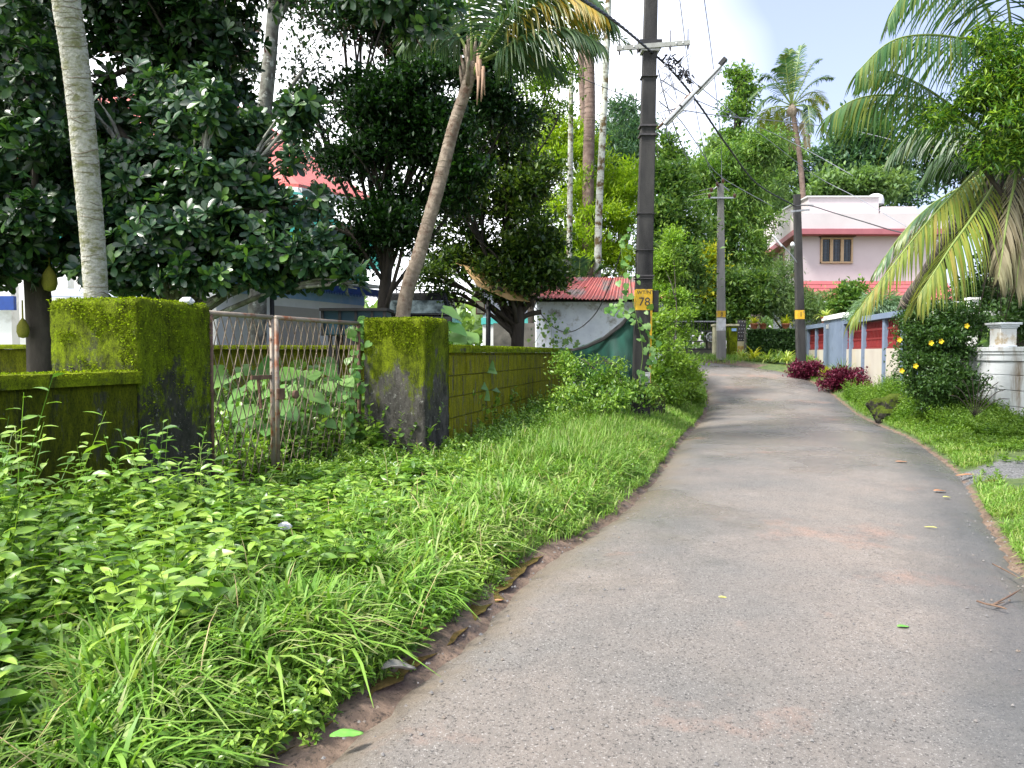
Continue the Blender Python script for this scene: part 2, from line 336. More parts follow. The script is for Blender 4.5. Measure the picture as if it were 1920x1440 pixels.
c = mixrgb(n, ramp(n, ewn.outputs[0], [(.86, 0.), (1.10, .6)]), c, (.06, .063, .066))         # fresh dark tar on the right edge
n.links.new(c, b.inputs['Base Color'])
wet = ramp(n, nzout(n, .42, 4, .6, (1, 1, 1), w=13.5), [(.44, .60), (.58, .24)])
n.links.new(wet, b.inputs['Roughness']); b.inputs['Specular IOR Level'].default_value = .5
bump(n, b, nzout(n, 75, 5, .85), .012, .8)
tag(link('road', me, m), kind='structure')
# gravel apron beside the road on the right, muddy water along the left edge
def sheet(name, poly, dz, m_, kind='structure', sub=10):
    pts = spline([(x, y, 0) for x, y in poly] + [(poly[0][0], poly[0][1], 0)], len(poly) * sub)[:-1]
    c_ = sum((Vector(p) for p in pts), Vector()) / len(pts); vs = []; fs = []; K = 6; n_ = len(pts)
    for r in range(K + 1):
        for i, p in enumerate(pts):
            q = lerp(c_, p * (1 + (mnoise.noise(p * 3) * .006 if r == K else 0)), max(r / K, .02)); vs.append((q.x, q.y, 0))
    vs = np.array(vs); vs[:, 2] = np.maximum(HH(vs[:, 0], vs[:, 1]), 0) + dz
    for r in range(K):
        for i in range(n_): fs.append((r * n_ + i, r * n_ + (i + 1) % n_, (r + 1) * n_ + (i + 1) % n_, (r + 1) * n_ + i))
    return tag(link(name, fast_mesh(name, vs, np.array(fs), True), m_), kind=kind)
M_GRAV = mat('gravel', (.10, .10, .105), (.19, .18, .17), 45, .9, .02, 70, dirt=(.17, .12, .08), dscale=2.5)
m, n, b, o = nodes('muddy_water'); b.inputs['Base Color'].default_value = (.13, .085, .035, 1); b.inputs['Roughness'].default_value = .08; bump(n, b, nzout(n, 12, 2), .004, .3); MW = m
def puddle(i0, i1, w, off, z):
    vs = []; ii = np.arange(i0, i1, .5)
    for q in ii:
        k = int(q); l = lerp(EL[k], EL[min(k + 1, 180)], q - k); r = ER[k]; d = (r - l).normalized()
        s = math.sin((q - i0) / (i1 - i0) * math.pi) ** .5
        c_ = l + d * off
        for e in (-1, 1): vs.append(tuple((c_ + d * e * w * s * (1 + .5 * mnoise.noise(Vector((q, e, 1))))).to_2d()) + (z,))
    I = np.arange(len(ii) - 1) * 2
    return tag(link('puddle', fast_mesh('puddle', np.array(vs), np.stack([I, I + 1, I + 3, I + 2], 1)), MW), kind='structure')
puddle(30, 60, .16, -.16, -.004)

# ------------------------------------------------------------------ foliage engines
def unit(v): return v / (np.linalg.norm(v, axis=-1, keepdims=True) + 1e-9)
def frames(D, U=None):
    D = unit(D)
    if U is None: U = np.tile([0, 0, 1.], (len(D), 1)) + NR.normal(0, .35, D.shape)
    X = np.cross(D, U); bad = np.linalg.norm(X, axis=1) < 1e-3; X[bad] = [1, 0, 0]; X = unit(X); Z = np.cross(X, D)
    return np.stack([X, D, Z], 2)
def leafT(w, fold=.12, droop=.12, st=((.25, .8), (.55, 1.), (.82, .55))):
    v = [(0, 0, 0)]; f = []
    for y, k in st: v += [(-.5 * w * k, y, fold * w * k - droop * y * y), (0, y, -droop * y * y), (.5 * w * k, y, fold * w * k - droop * y * y)]
    v.append((0, 1, -droop))
    f += [(0, 3, 2), (0, 2, 1)]
    for i in range(len(st) - 1):
        a = 1 + 3 * i; f += [(a + 1, a + 2, a + 5), (a + 1, a + 5, a + 4), (a, a + 1, a + 4), (a, a + 4, a + 3)]
    a = 1 + 3 * (len(st) - 1); t = len(v) - 1; f += [(a + 1, a + 2, t), (a, a + 1, t)]
    return np.array(v, float), np.array(f)
def diaT(w, fold=.2, droop=.1):
    return np.array([(0, 0, 0), (.5 * w, .48, fold * w), (0, 1, -droop), (-.5 * w, .48, fold * w)], float), np.array([(0, 1, 2), (0, 2, 3)])
T_DIA = diaT(.5); T_NAR = diaT(.24); T_FULL = leafT(.36, .14, .28); T_BROAD = leafT(.6, .1, .15, ((.12, .6), (.35, 1.), (.7, .7)))
T_OB = leafT(.45, .1, .1, ((.35, .55), (.7, 1.), (.92, .6)))
def combine(items):
    V = []; Fs = []; b = 0
    for v, f in items: V.append(v.reshape(-1, 3)); Fs.append(f + b); b += len(V[-1])
    return np.concatenate(V), np.concatenate(Fs)
def scat(T, Pos, R, S):
    v, f = T; S = np.asarray(S, float); S = S[:, None, None] if S.ndim == 1 else S[:, None, :]
    V = Pos[:, None, :] + np.einsum('nij,nkj->nki', R, v[None] * S)
    Fc = f[None] + (np.arange(len(Pos)) * len(v))[:, None, None]
    return V.reshape(-1, 3), Fc.reshape(-1, f.shape[1])
def rosT(nleaf=9, seed=1):                                # whorl of obovate leaves about +y
    r = np.random.default_rng(seed); it = []
    for k in range(nleaf):
        az = k * 2.4; el = .15 + .9 * (k / nleaf); d = np.array([[math.cos(az) * math.cos(el), math.sin(el), math.sin(az) * math.cos(el)]])
        it.append(scat(T_OB, np.zeros((1, 3)), frames(d, np.array([[0, 1., 0]])), np.array([1 - .45 * k / nleaf])))
    return combine(it)
def blob(px, py, Y, rx, ry=None, rd=None):
    ry = ry or rx; c = P(px, py, Y); s = Y / F
    return (c, np.array([rx * s, (rd or (rx + ry) / 2) * s, ry * s]))
def crown_pts(blobs, nc, lo=.45):
    ar = np.array([(r[0] * r[2]) for c, r in blobs]); idx = NR.choice(len(blobs), nc, p=ar / ar.sum())
    Cc = np.array([tuple(c) for c, r in blobs])[idx]; Rr = np.array([r for c, r in blobs])[idx]
    D = unit(NR.normal(0, 1, (nc, 3))); q = lo + (1 - lo) * np.sqrt(NR.random(nc)); ph = idx * 1.7; q *= 1 + .10 * NR.normal(0, 1, nc) + .22 * np.sin(D[:, 0] * 4.1 + ph) * np.sin(D[:, 2] * 4.7 + ph * 2) + .13 * np.sin(D[:, 0] * 9 + D[:, 2] * 7 + ph)
    return Cc + D * Rr * q[:, None], D
def crown(name, blobs, nc, per, leaf, spread, T, m_, parent, up=.25, hang=0., lo=.45, jit=.8, clump=.40, ck=9):
    if clump:
        kc = max(4, int(ck * len(blobs))); cc, Dc = crown_pts(blobs, kc, .35); mr = np.mean([float(np.mean(r)) for _, r in blobs]); ii = NR.integers(0, kc, nc)
        rc = (mr * clump * NR.uniform(.5, 1.3, kc))[ii][:, None]; D = unit(NR.normal(0, 1, (nc, 3)) + [0, 0, .45]); c = cc[ii] + D * rc * [1.15, 1.15, .8] * NR.uniform(.6, 1.1, (nc, 1))
    else: c, D = crown_pts(blobs, nc, lo)
    n_ = nc * per
    cs = np.repeat(c, per, 0); Ds = np.repeat(D, per, 0)
    sz = np.repeat(NR.uniform(.6, 1.3, nc), per)[:, None]
    pos = cs + NR.normal(0, 1, (n_, 3)) * spread * sz * [1, 1, .6]
    d = Ds * .6 + NR.normal(0, jit, (n_, 3)) + [0, 0, up - hang]
    V, Fc = scat(T, pos, frames(d), leaf * NR.uniform(.6, 1.25, n_))
    return link(name, fast_mesh(name, V, Fc), m_, parent)
def ros_crown(name, blobs, nc, size, m_, parent, lo=.5, T=None, extra=0):
    T = T or rosT(); c, D = crown_pts(blobs, nc, lo)
    d = D * .8 + NR.normal(0, .45, (nc, 3)) + [0, -.15, .55]
    it = [scat(T, c, frames(d, NR.normal(0, 1, (nc, 3))), size * NR.uniform(.6, 1.2, nc))]
    return link(name, fast_mesh(name, *combine(it)), m_, parent)
def limbs(mb, base, top, blobs, r0, r1=.03, n=10, wig=.12, nb=None):
    pts = spline([base, lerp(base, top, .5) + Vector((RND.uniform(-1, 1) * wig, 0, 0)), top], 10)
    mb.tube(pts, [lerp(r0, r0 * .7, i / 10) for i in range(11)], n)
    for c, r in (blobs if nb is None else blobs[:nb]):
        s = pts[RND.randint(6, 10)]; mid = lerp(s, c, .5) + Vector((RND.uniform(-.3, .3), RND.uniform(-.3, .3), .25))
        q = spline([s, mid, c], 7); mb.tube(q, [lerp(r0 * .32, r1 * .8, i / 7) for i in range(8)], 6)
        for k in range(3):
            e = c + Vector([RND.uniform(-.8, .8) * float(r[j]) for j in range(3)])
            mb.tube(spline([q[4], lerp(q[4], e, .5) + Vector((0, 0, .1)), e], 4), [r1 * 1.2, r1, r1 * .8, r1 * .5, r1 * .3], 5)
def tree(name, label, cat, base, fork, r0, blobs, nc, per, leaf, spread, T, m_, bark=BARK, group=None, **kw):
    e = empty(name, base, label, cat, group)
    mb = MB(); limbs(mb, Vector(base), Vector(fork), blobs, r0); mb.build('trunk', bark, e)
    crown('crown', blobs, nc, per, leaf, spread, T, m_, e, **kw)
    return e
def frond(name, ctrl, nl, L, hang, w, mats, parent, t0=.12, r=.022, side=1., seed=0, spread=.85, asym=(1, 1), drop=0.):
    rr = random.Random(seed); K = 26; pts = spline(ctrl, K); mb = MB()
    mb.tube(pts, [lerp(r, r * .18, i / K) for i in range(K + 1)], 5, 0)
    for i in range(nl):
        t = t0 + (1 - t0) * (i + rr.random() * .5) / nl; q = t * K; k = min(int(q), K - 1); p = lerp(pts[k], pts[k + 1], q - k)
        T = (pts[k + 1] - pts[k]).normalized(); S = T.cross(Vector((0, 0, 1)))
        if S.length < .2: S = T.cross(Vector((0, 1, 0)))
        S.normalize(); N = S.cross(T)
        prof = .55 + .45 * math.sin(min(1, (t - t0) / (1 - t0) * 1.15 + .12) * math.pi); prof *= (1 if t < .9 else 1 - (t - .9) * 4)
        for sg in (-1, 1):
            if rr.random() < .04: continue
            d = (T * (.35 + .6 * t ** 2) + S * sg * spread * side + N * rr.uniform(.0, .35) * (1 - min(drop, 1)) - Vector((0, 0, drop * rr.uniform(.6, 1.2)))).normalized()
            ll = L * prof * rr.uniform(.85, 1.1) * asym[0 if sg < 0 else 1]; c = p.copy(); row = []
            hg = hang * rr.uniform(.7, 1.3)
            for s in range(5):
                u = s / 4; ww = w * (.45, 1, .9, .6, .08)[s]
                Wv = T - d * T.dot(d)
                if Wv.length < .1: Wv = N
                Wv = Wv.normalized() * ww * .5
                row += [c - Wv, c + Wv]
                c = c + d * ll / 4; d = (d + Vector((0, 0, -hg)) * (.5 + u)).normalized()
            mb.add(row, [(2 * s, 2 * s + 1, 2 * s + 3, 2 * s + 2) for s in range(4)], 1)
    return mb.build(name, mats, parent)
def palm(name, label, cat, base, top, r0, r1, nf, L, leafL, hang, w, mats, bark, group=None, seed=1, ctrl=None, nl=34, rise_=.9, droopy=1., rings=True, az0=0, el=(-.5, 1.3)):
    base, top = Vector(base), Vector(top); e = empty(name, base, label, cat, group)
    pts = spline(ctrl or [base, lerp(base, top, .5), top], 60 if rings else 16); n_ = len(pts) - 1
    mb = MB(); mb.tube(pts, [lerp(r0, r1, min(1, (i / n_) ** .7)) * (1 + (.05 * (i % 2) if rings else 0)) for i in range(n_ + 1)], 12); mb.build('trunk', bark, e)
    rr = random.Random(seed)
    for i in range(nf):
        az = az0 + i * 2.399; v = lerp(el[0], el[1], (i + .5) / nf)
        d = Vector((math.cos(az) * math.cos(v), math.sin(az) * math.cos(v), math.sin(v))); l = L * rr.uniform(.85, 1.1)
        p1 = top + d * l * .35; h = Vector((d.x, d.y, 0)); 
        p2 = top + d * l * .7 + Vector((0, 0, -l * .10 * droopy)); p3 = top + d * l * .9 + h * l * .05 + Vector((0, 0, -l * .38 * droopy))
        ms = mats[min(len(mats) - 1, int((1 - (i + .5) / nf) * len(mats)))]
        frond('frond', [top, p1, p2, p3], nl, leafL, hang, w, [M_RACH, ms], e, seed=seed * 31 + i, r=.03)
    return e

# ------------------------------------------------------------------ mossy walls, pillars
MO_A = ((.03, .032, .024), (.085, .08, .062))
M_PIL = mossmat('mossy_pillar', *MO_A, (.045, .055, .004), (.24, .33, .008), .46, zc=1.2, zr=1.2, streak=(1, 1, .55))
M_PIL2 = mossmat('mossy_grey_pillar', (.035, .034, .028), (.14, .13, .115), (.05, .065, .006), (.24, .31, .010), .36, zc=1.15, zr=.75, streak=(1, 1, .5))
M_WALL = mossmat('mossy_wall', *MO_A, (.045, .055, .003), (.17, .19, .006), .66, streak=(1, 1, .3))
M_WALLY = mossmat('ochre_moss_wall', (.06, .055, .04), (.16, .14, .10), (.16, .16, .006), (.40, .38, .014), .60, streak=(2.2, 2.2, .4))
M_COP = mossmat('mossy_coping', *MO_A, (.10, .13, .005), (.32, .40, .01), .68, streak=(1, 1, 1))
def rough_prism(name, poly, z0, z1, m_, parent, amp=.012, step=.05, taper=0):
    """closed prism with finely subdivided, uneven faces"""
    vs = []; fs = []; idx = {}
    def vid(p):
        k = (round(p[0], 4), round(p[1], 4), round(p[2], 4))
        if k not in idx: idx[k] = len(vs); vs.append(Vector(p))
        return idx[k]
    n_ = len(poly); nz_ = max(2, int((z1 - z0) / step))
    for i in range(n_):
        a, b_ = Vector((*poly[i], 0)), Vector((*poly[(i + 1) % n_], 0)); nh = max(2, int((b_ - a).length / step))
        for h in range(nh):
            for z in range(nz_):
                q = []
                for (hh, zz) in ((h, z), (h + 1, z), (h + 1, z + 1), (h, z + 1)):
                    p = lerp(a, b_, hh / nh); q.append(vid((p.x, p.y, lerp(z0, z1, zz / nz_))))
                fs.append(q)
    a, b_, c_, d_ = [Vector((*p, 0)) for p in poly]; n1 = max(2, int((b_ - a).length / step)); n2 = max(2, int((c_ - b_).length / step))
    for i in range(n1):
        for j in range(n2):
            q = []
            for (u, w_) in ((i, j), (i + 1, j), (i + 1, j + 1), (i, j + 1)):
                p = lerp(lerp(a, b_, u / n1), lerp(d_, c_, u / n1), w_ / n2); q.append(vid((p.x, p.y, z1)))
            fs.append(q)
    cen = Vector((sum(p[0] for p in poly) / 4, sum(p[1] for p in poly) / 4, 0))
    for v in vs:
        o_ = Vector((v.x - cen.x, v.y - cen.y, 0)).normalized()
        rr_ = mnoise.noise(v * 7) * amp + mnoise.noise(v * 23) * amp * .5
        edge = max(0, 1 - (z1 - v.z) / .05); v += o_ * (rr_ - edge * .018); v.z += (mnoise.noise(v * 9) * amp) if v.z > z1 - .01 else 0
    me = bpy.data.meshes.new(name); me.from_pydata([tuple(v) for v in vs], [], fs); me.update()
    me.polygons.foreach_set('use_smooth', [True] * len(fs))
    o_ = link(name, me, m_, parent); return o_
def moss_on(parent, poly, z0, z1, nn, faces, size=.022, topn=0, bias=1.6, m_=None):
    """tiny moss and fern tufts sitting on the faces listed (edge index of poly)"""
    pos = []; nor = []
    for i, share in faces:
        a, b_ = np.array(poly[i]), np.array(poly[(i + 1) % 4]); k = int(nn * share); t = NR.random(k); z = z0 + (z1 - z0) * NR.random(k) ** (1 / bias)
        p = a[None] + (b_ - a)[None] * t[:, None]; e = b_ - a; nn_ = np.array([e[1], -e[0]]); nn_ /= np.linalg.norm(nn_)
        pp = np.column_stack([p + nn_ * .012, z]); keep = np.array([mnoise.noise(Vector(q) * 4) + .3 * mnoise.noise(Vector(q) * 15) + (q[2] - z0) / (z1 - z0) * .5 > .22 for q in pp])
        pos.append(pp[keep]); nor.append(np.tile([nn_[0], nn_[1], .25], (keep.sum(), 1)))
    if topn:
        a, b_, c_, d_ = [np.array(p) for p in poly]; u = NR.random((topn, 1)); w_ = NR.random((topn, 1))
        p = (a + (b_ - a) * u) * (1 - w_) + (d_ + (c_ - d_) * u) * w_
        pos.append(np.column_stack([p, np.full(topn, z1 + .003)])); nor.append(np.tile([0, -.2, 1.], (topn, 1)))
    pos = np.concatenate(pos); nor = np.concatenate(nor); d = nor + NR.normal(0, .55, pos.shape)
    V, Fc = scat(diaT(.8), pos, frames(d), size * NR.uniform(.5, 1.5, len(pos)))
    return tag(link('moss', fast_mesh('moss', V, Fc), m_ or G_MOSS, parent), kind='stuff')
A1, B1, C1 = (-3.28, 6.75), (-3.03, 7.72), (-4.18, 6.98)
D1 = (B1[0] + C1[0] - A1[0], B1[1] + C1[1] - A1[1])
e = empty('gate_pillar', (*A1, 0), 'wide concrete gate pillar thick with bright green moss, nearest the camera', 'gate pillar', 'moss covered gate pillars')
pl1 = [C1, A1, B1, D1]
rough_prism('shaft', pl1, -.1, 2.03, M_PIL, e, .013, .045)
moss_on(e, pl1, .6, 2.03, 7500, [(0, .8), (1, .2)], .018, 2500, 1.2)
D2, E2 = (-1.17, 10.3), (-.915, 11.1); F2 = (-2.03, 10.57); H2 = (E2[0] + F2[0] - D2[0], E2[1] + F2[1] - D2[1])
e = empty('gate_pillar', (*D2, 0), 'greyer gate pillar with moss only on its top, beside the long ochre wall', 'gate pillar', 'moss covered gate pillars')
pl2 = [F2, D2, E2, H2]
rough_prism('shaft', pl2, -.1, 2.02, M_PIL2, e, .014, .05)
moss_on(e, pl2, 1.5, 2.02, 3500, [(0, .65), (1, .35)], .02, 1500)
# left wall
def wall_poly(a, b, th):
    a, b = Vector((*a, 0)), Vector((*b, 0)); d = (b - a).normalized(); nn_ = Vector((-d.y, d.x, 0)) * th
    return [tuple(a.to_2d()), tuple(b.to_2d()), tuple((b + nn_).to_2d()), tuple((a + nn_).to_2d())]
a0 = (A1[0] - .25 * 4.6, A1[1] - .97 * 4.6); a1 = (A1[0] - .006, A1[1] - .02)
e = empty('boundary_wall', (*a1, 0), 'low dark mossy wall joining the nearest pillar, weeds against it', 'wall')
rough_prism('wall_body', wall_poly(a0, a1, .2), -.1, 1.285, M_WALL, e, .008, .06)
cp = wall_poly((a0[0] + .05, a0[1]), (a1[0] + .05, a1[1]), .3)
rough_prism('coping', cp, 1.287, 1.39, M_COP, e, .01, .04)
moss_on(e, cp, 1.29, 1.39, 1500, [(0, 1.)], .014, 2500, 1)
# right wall with block joints
wd = Vector((.236, .97, 0)).normalized(); w0 = Vector((-.90, 11.12, 0)); w1 = w0 + wd * 11.3
e = empty('boundary_wall', w0, 'long low block wall under ochre moss, between the grey pillar and the net', 'wall')
wn = Vector((wd.y, -wd.x, 0)); nbz = 5
for r in range(nbz):
    z0 = -.02 + r * .31; zz1 = z0 + .30; x = -.2 * (r % 2)
    mb = MB() if r == 0 else mb
    L = 11.3; k = 0
    while x < L:
        a = max(x, 0); b_ = min(x + .40, L); j = RND.uniform(-.008, .006)
        if b_ - a > .03:
            c_ = w0 + wd * ((a + b_) / 2) + Vector((0, 0, (z0 + zz1) / 2)) + wn * (-.1 + j)
            mb.box(c_, (.2, b_ - a - .008, zz1 - z0 - .006), rz=math.atan2(-wd.x, wd.y))
        x += .405
mb.box(w0 + wd * 5.65 + wn * -.11 + Vector((0, 0, .766)), (.17, 11.28, 1.58), rz=math.atan2(-wd.x, wd.y))
mb.build('wall_body', M_WALLY, e, .006)
p0 = w0 + wn * .04; p1 = w1 + wn * .04
cp = wall_poly(tuple(p0.to_2d()), tuple(p1.to_2d()), .3)
rough_prism('coping', cp, 1.558, 1.665, M_COP, e, .008, .08)
moss_on(e, cp, 1.56, 1.66, 3000, [(0, 1.)], .016, 6000, 1)
# second mossy wall behind the gate garden
e = empty('boundary_wall', (-6, 14.4, 0), 'dark mossy wall at the back of the plot, seen through the gate', 'wall')
rough_prism('wall_body', wall_poly((-9.5, 13.2), (-.75, 15.6), .2), -.1, 1.62, M_WALL, e, .01, .15)
rough_prism('coping', wall_poly((-9.5, 13.16), (-.75, 15.56), .28), 1.622, 1.70, M_COP, e, .01, .15)

# ------------------------------------------------------------------ metal gate
M_GPAINT = mat('worn_gate_paint', (.27, .235, .19), (.20, .155, .115), 6, .55, .003, 40, .2, dirt=(.19, .07, .03), dscale=5, dpos=(.52, .62))
M_RUST = mat('rusty_steel', (.10, .055, .038), (.20, .12, .08), 12, .75, .003, 60, .3)
M_MESHW = mat('rusty_mesh', (.30, .24, .17), (.14, .10, .07), 10, .7, 0, 60, .3)
g0 = Vector((-3.06, 7.76, 0)); g1 = Vector((-2.10, 10.62, 0)); gd = (g1 - g0).normalized(); gl = (g1 - g0).length; gz0, gz1 = .12, 1.955
e = empty('metal_gate', g0, 'rusty two leaf gate of diamond mesh with a pale top rail', 'gate')
up = Vector((0, 0, 1)); sp = gl * .36
gz1b = 1.955
MB().tube([g0 + up * gz1, g0 + gd * (sp - .03) + up * gz1], .027, 12).build('top_rail', M_GPAINT, e)
MB().tube([g0 + gd * (sp + .03) + up * gz1, g1 + up * gz1], .027, 12).build('top_rail', M_GPAINT, e)
for x, m_ in ((.03, M_RUST), (sp - .045, M_GPAINT), (sp + .045, M_GPAINT), (gl - .03, M_RUST)):
    MB().tube([g0 + gd * x + up * (gz0 - .1), g0 + gd * x + up * (gz1 - .01)], .026, 10).build('gate_post', m_, e)
for a, b_ in ((.05, sp - .07), (sp + .07, gl - .05)):
    mb = MB(); st = .13; hh = gz1 - gz0 - .02; k = hh / 2.9; nn_ = int((b_ - a + k) / st) + 1
    for i in range(nn_ + 1):
        for sg in (1, -1):
            x0 = a - k + i * st if sg > 0 else a + i * st
            x1_ = x0 + k * sg * 1.0 if sg > 0 else x0 - k
            # clip to [a,b]
            xa, xb = (x0, x0 + k) if sg > 0 else (x0, x0 - k)
            ta, tb = 0., 1.
            dx = xb - xa
            for lim, s_ in ((a, 1), (b_, -1)):
                va, vb = (xa - lim) * s_, (xb - lim) * s_
                if va < 0 and vb < 0: ta, tb = 1, 0; break
                if va < 0: ta = max(ta, -va / (vb - va))
                elif vb < 0: tb = min(tb, va / (va - vb))
            if tb - ta > .02:
                off = gd.cross(up) * (.006 * sg)
                q = [g0 + gd * lerp(xa, xb, t) + up * lerp(gz0, gz1 - .02, t) + off for t in (ta, tb)]
                mb.tube(q, .0055, 5, cap=False)
    mb.build('wire_mesh', M_MESHW, e)
mb = MB(); nn = gd.cross(up)
mb.bar(g0 + gd * (sp - .42) + up * 1.28 + nn * .0, g0 + gd * (sp - .07) + up * 1.28, .03, .045)
mb.bar(g0 + gd * (sp - .30) + up * 1.27, g0 + gd * (sp - .25) + up * .93, .03, .02)
mb.build('bolt', M_RUST, e)
c_ = g0 + gd * (sp + .07) + up * 1.08 + nn * .03
MB().box(c_, (.05, .10, .13), rz=math.atan2(-gd.x, gd.y)).build('latch_box', M_RUST, e, .006)
mb = MB(); c2 = g0 + gd * (sp + .33) + up * 1.06 + nn * .03; mb.tube([c2, c2 + nn * .04], .05, 14); mb.build('lock_disc', M_RUST, e, .004)

# ------------------------------------------------------------------ utility poles and cables
M_POLE = mat('pole_concrete', (.020, .020, .022), (.050, .048, .046), 3, .9, .01, 50, stretch=(1, 1, .25), dirt=(.010, .010, .011), dscale=2.2)
M_POLEL = mat('pole_concrete_light', (.17, .165, .155), (.25, .24, .225), 3, .9, .01, 50, stretch=(1, 1, .25), dirt=(.12, .12, .11), dscale=2)
M_YEL = mat('yellow_paint', (.62, .38, .02), (.50, .30, .02), 8, .7, dirt=(.22, .17, .10), dscale=6, dpos=(.55, .66))
M_BLK = mat('black_paint', (.012, .012, .014), (.02, .02, .02), 8, .6)
M_STEEL = mat('galvanised_steel', (.42, .43, .44), (.30, .31, .32), 8, .45, 0, 30, .6)
M_IRON = mat('dark_iron', (.05, .05, .055), (.09, .08, .08), 8, .6, 0, 30, .4)
M_PORC = mat('brown_porcelain', (.10, .045, .03), (.07, .03, .02), 5, .25)
M_WHITE = mat('white_enamel', (.60, .60, .60), (.52, .53, .54), 4, .45)
M_CAB = mat('black_cable', (.02, .02, .023), (.035, .035, .04), 20, .6)
M_CABL = mat('grey_cable', (.16, .17, .22), (.24, .25, .28), 20, .5)
M_WHP = mat('white_band_paint', (.62, .62, .62), (.5, .5, .5), 6, .7, dirt=(.25, .24, .22), dscale=4)
M_INK = mat('ink', (.03, .03, .03), (.05, .05, .05), 8, .8)
def text(name, s, c, right, upv, size, m_, parent, extr=.001):
    cu = bpy.data.curves.new(name, 'FONT'); cu.body = s; cu.size = size; cu.extrude = extr; cu.align_x = 'CENTER'; cu.align_y = 'CENTER'
    ob = bpy.data.objects.new('tmp', cu); C.objects.link(ob); dg = bpy.context.evaluated_depsgraph_get()
    me = bpy.data.meshes.new_from_object(ob.evaluated_get(dg)); bpy.data.objects.remove(ob)
    right = Vector(right).normalized(); upv = Vector(upv); upv = (upv - right * upv.dot(right)).normalized(); nn_ = right.cross(upv)
    M = Matrix((right, upv, nn_)).transposed().to_4x4(); M.translation = Vector(c); me.transform(M)
    return link(name, me, m_, parent)
def pole(base, top, w0, w1, d0, d1, m_, label, num, platez, pm, bands=None, num2=None, numsz=.17):
    base, top = Vector(base), Vector(top); e = empty('utility_pole', base, label, 'utility pole', 'concrete utility poles along the lane')
    mb = MB(); N = 14; vs = []; fs = []
    ax = lambda z: lerp(base, top, (z - base.z) / (top.z - base.z))
    for i in range(N + 1):
        p = lerp(base, top, i / N); w = lerp(w0, w1, i / N) / 2; d = lerp(d0, d1, i / N) / 2; ch = min(w, d) * .12
        for x, y in ((-w + ch, -d), (w - ch, -d), (w, -d + ch), (w, d - ch), (w - ch, d), (-w + ch, d), (-w, d - ch), (-w, -d + ch)):
            vs.append(p + Vector((x, y, 0)))
    for i in range(N):
        for k in range(8): fs.append((i * 8 + k, i * 8 + (k + 1) % 8, (i + 1) * 8 + (k + 1) % 8, (i + 1) * 8 + k))
    fs += [tuple(range(7, -1, -1)), tuple(N * 8 + k for k in range(8))]
    mb.add(vs, fs); mb.build('shaft', m_, e)
    def band(za, zb, mm, nm):
        b_ = MB(); c_ = ax((za + zb) / 2); t = ((za + zb) / 2 - base.z) / (top.z - base.z); w = lerp(w0, w1, t); d = lerp(d0, d1, t)
        a_, q_ = ax(za), ax(zb)
        vs = []
        for p in (a_, q_):
            ch = min(w, d) * .06
            for x, y in ((-w / 2 - .004 + ch, -d / 2 - .004), (w / 2 + .004 - ch, -d / 2 - .004), (w / 2 + .004, -d / 2 - .004 + ch), (w / 2 + .004, d / 2 + .004 - ch), (w / 2 + .004 - ch, d / 2 + .004), (-w / 2 - .004 + ch, d / 2 + .004), (-w / 2 - .004, d / 2 + .004 - ch), (-w / 2 - .004, -d / 2 - .004 + ch)):
                vs.append(p + Vector((x, y, 0)))
        b_.add(vs, [(k, (k + 1) % 8, 8 + (k + 1) % 8, 8 + k) for k in range(8)] + [tuple(range(7, -1, -1)), tuple(range(8, 16))]); return b_.build(nm, mm, e)
    pb = band(platez[0], platez[1], pm, 'number_band')
    c_ = ax((platez[0] + platez[1]) / 2); t = (c_.z - base.z) / (top.z - base.z)
    fy = -lerp(d0, d1, t) / 2 - .009
    text('numeral', num, c_ + Vector((0, fy, -(platez[1] - platez[0]) * .12 if num2 else 0)), (1, 0, 0), up, numsz, M_INK, pb)
    if num2: text('lettering', num2, c_ + Vector((.02, fy, (platez[1] - platez[0]) * .34)), (1, 0, .03), up, .10, M_INK, pb)
    for (za, zb, mm, nm) in (bands or []): band(za, zb, mm, nm)
    return e, ax
# pole 78
b1 = G(1201, 15); t1 = P(1226, -230, 15)
e, ax = pole(b1, t1, .35, .21, .25, .17, M_POLE, 'tall dark concrete utility pole numbered 78 on a yellow band, wrapped by weeds', '78', (P(1207, 582, 15).z, P(1207, 543, 15).z), M_YEL, num2='WT/NT', numsz=.23)
def at1(py, dx=0, dy=0): 
    z = P(1210, py, 15).z; p = ax(z); return p + Vector((dx, dy, 0))
# painted yellow edge stripe on the right side, notice, strap rings
mb = MB()
for k in range(12):
    za, zb = at1(745 - k * 13.5), at1(745 - (k + 1) * 13.5); w = lerp(.36, .35, k / 12) / 2
    if RND.random() < .9: mb.slab([za + Vector((w - .055, -.137, 0)), za + Vector((w - .02, -.137, 0)), zb + Vector((w - .02, -.137, 0)), zb + Vector((w - .045 - RND.random() * .02, -.137, 0))], (0, -.003, 0))
mb.build('painted_stripe', M_YEL, e)
M_PAPER = mat('weathered_paper', (.62, .62, .62), (.45, .46, .46), 14, .8)
q = at1(711, .045, -.145)
nb = MB().box(q, (.20, .006, .28)).build('notice', M_PAPER, e)
mb = MB()
for r in range(9):
    z = .115 - r * .028; x = -.085
    while x < .08:
        l = RND.uniform(.01, .035)
        if RND.random() < .85: mb.box(q + Vector((x + l / 2, -.005, z)), (l, .002, RND.choice((.008, .012, .016))))
        x += l + .008
mb.box(q + Vector((-.055, -.005, -.09)), (.06, .002, .05))
mb.build('print', M_INK, nb)
for py, hh in ((518, .03), (523, .015), (238, .035), (255, .035), (146, .012), (402, .01), (470, .01)):
    c_ = at1(py); mb = MB(); w = .175; d = .135
    mb.box(c_, (lerp(.36, .27, (745 - py) / 900.) + .02, .275, hh)); mb.build('strap', M_IRON, e)
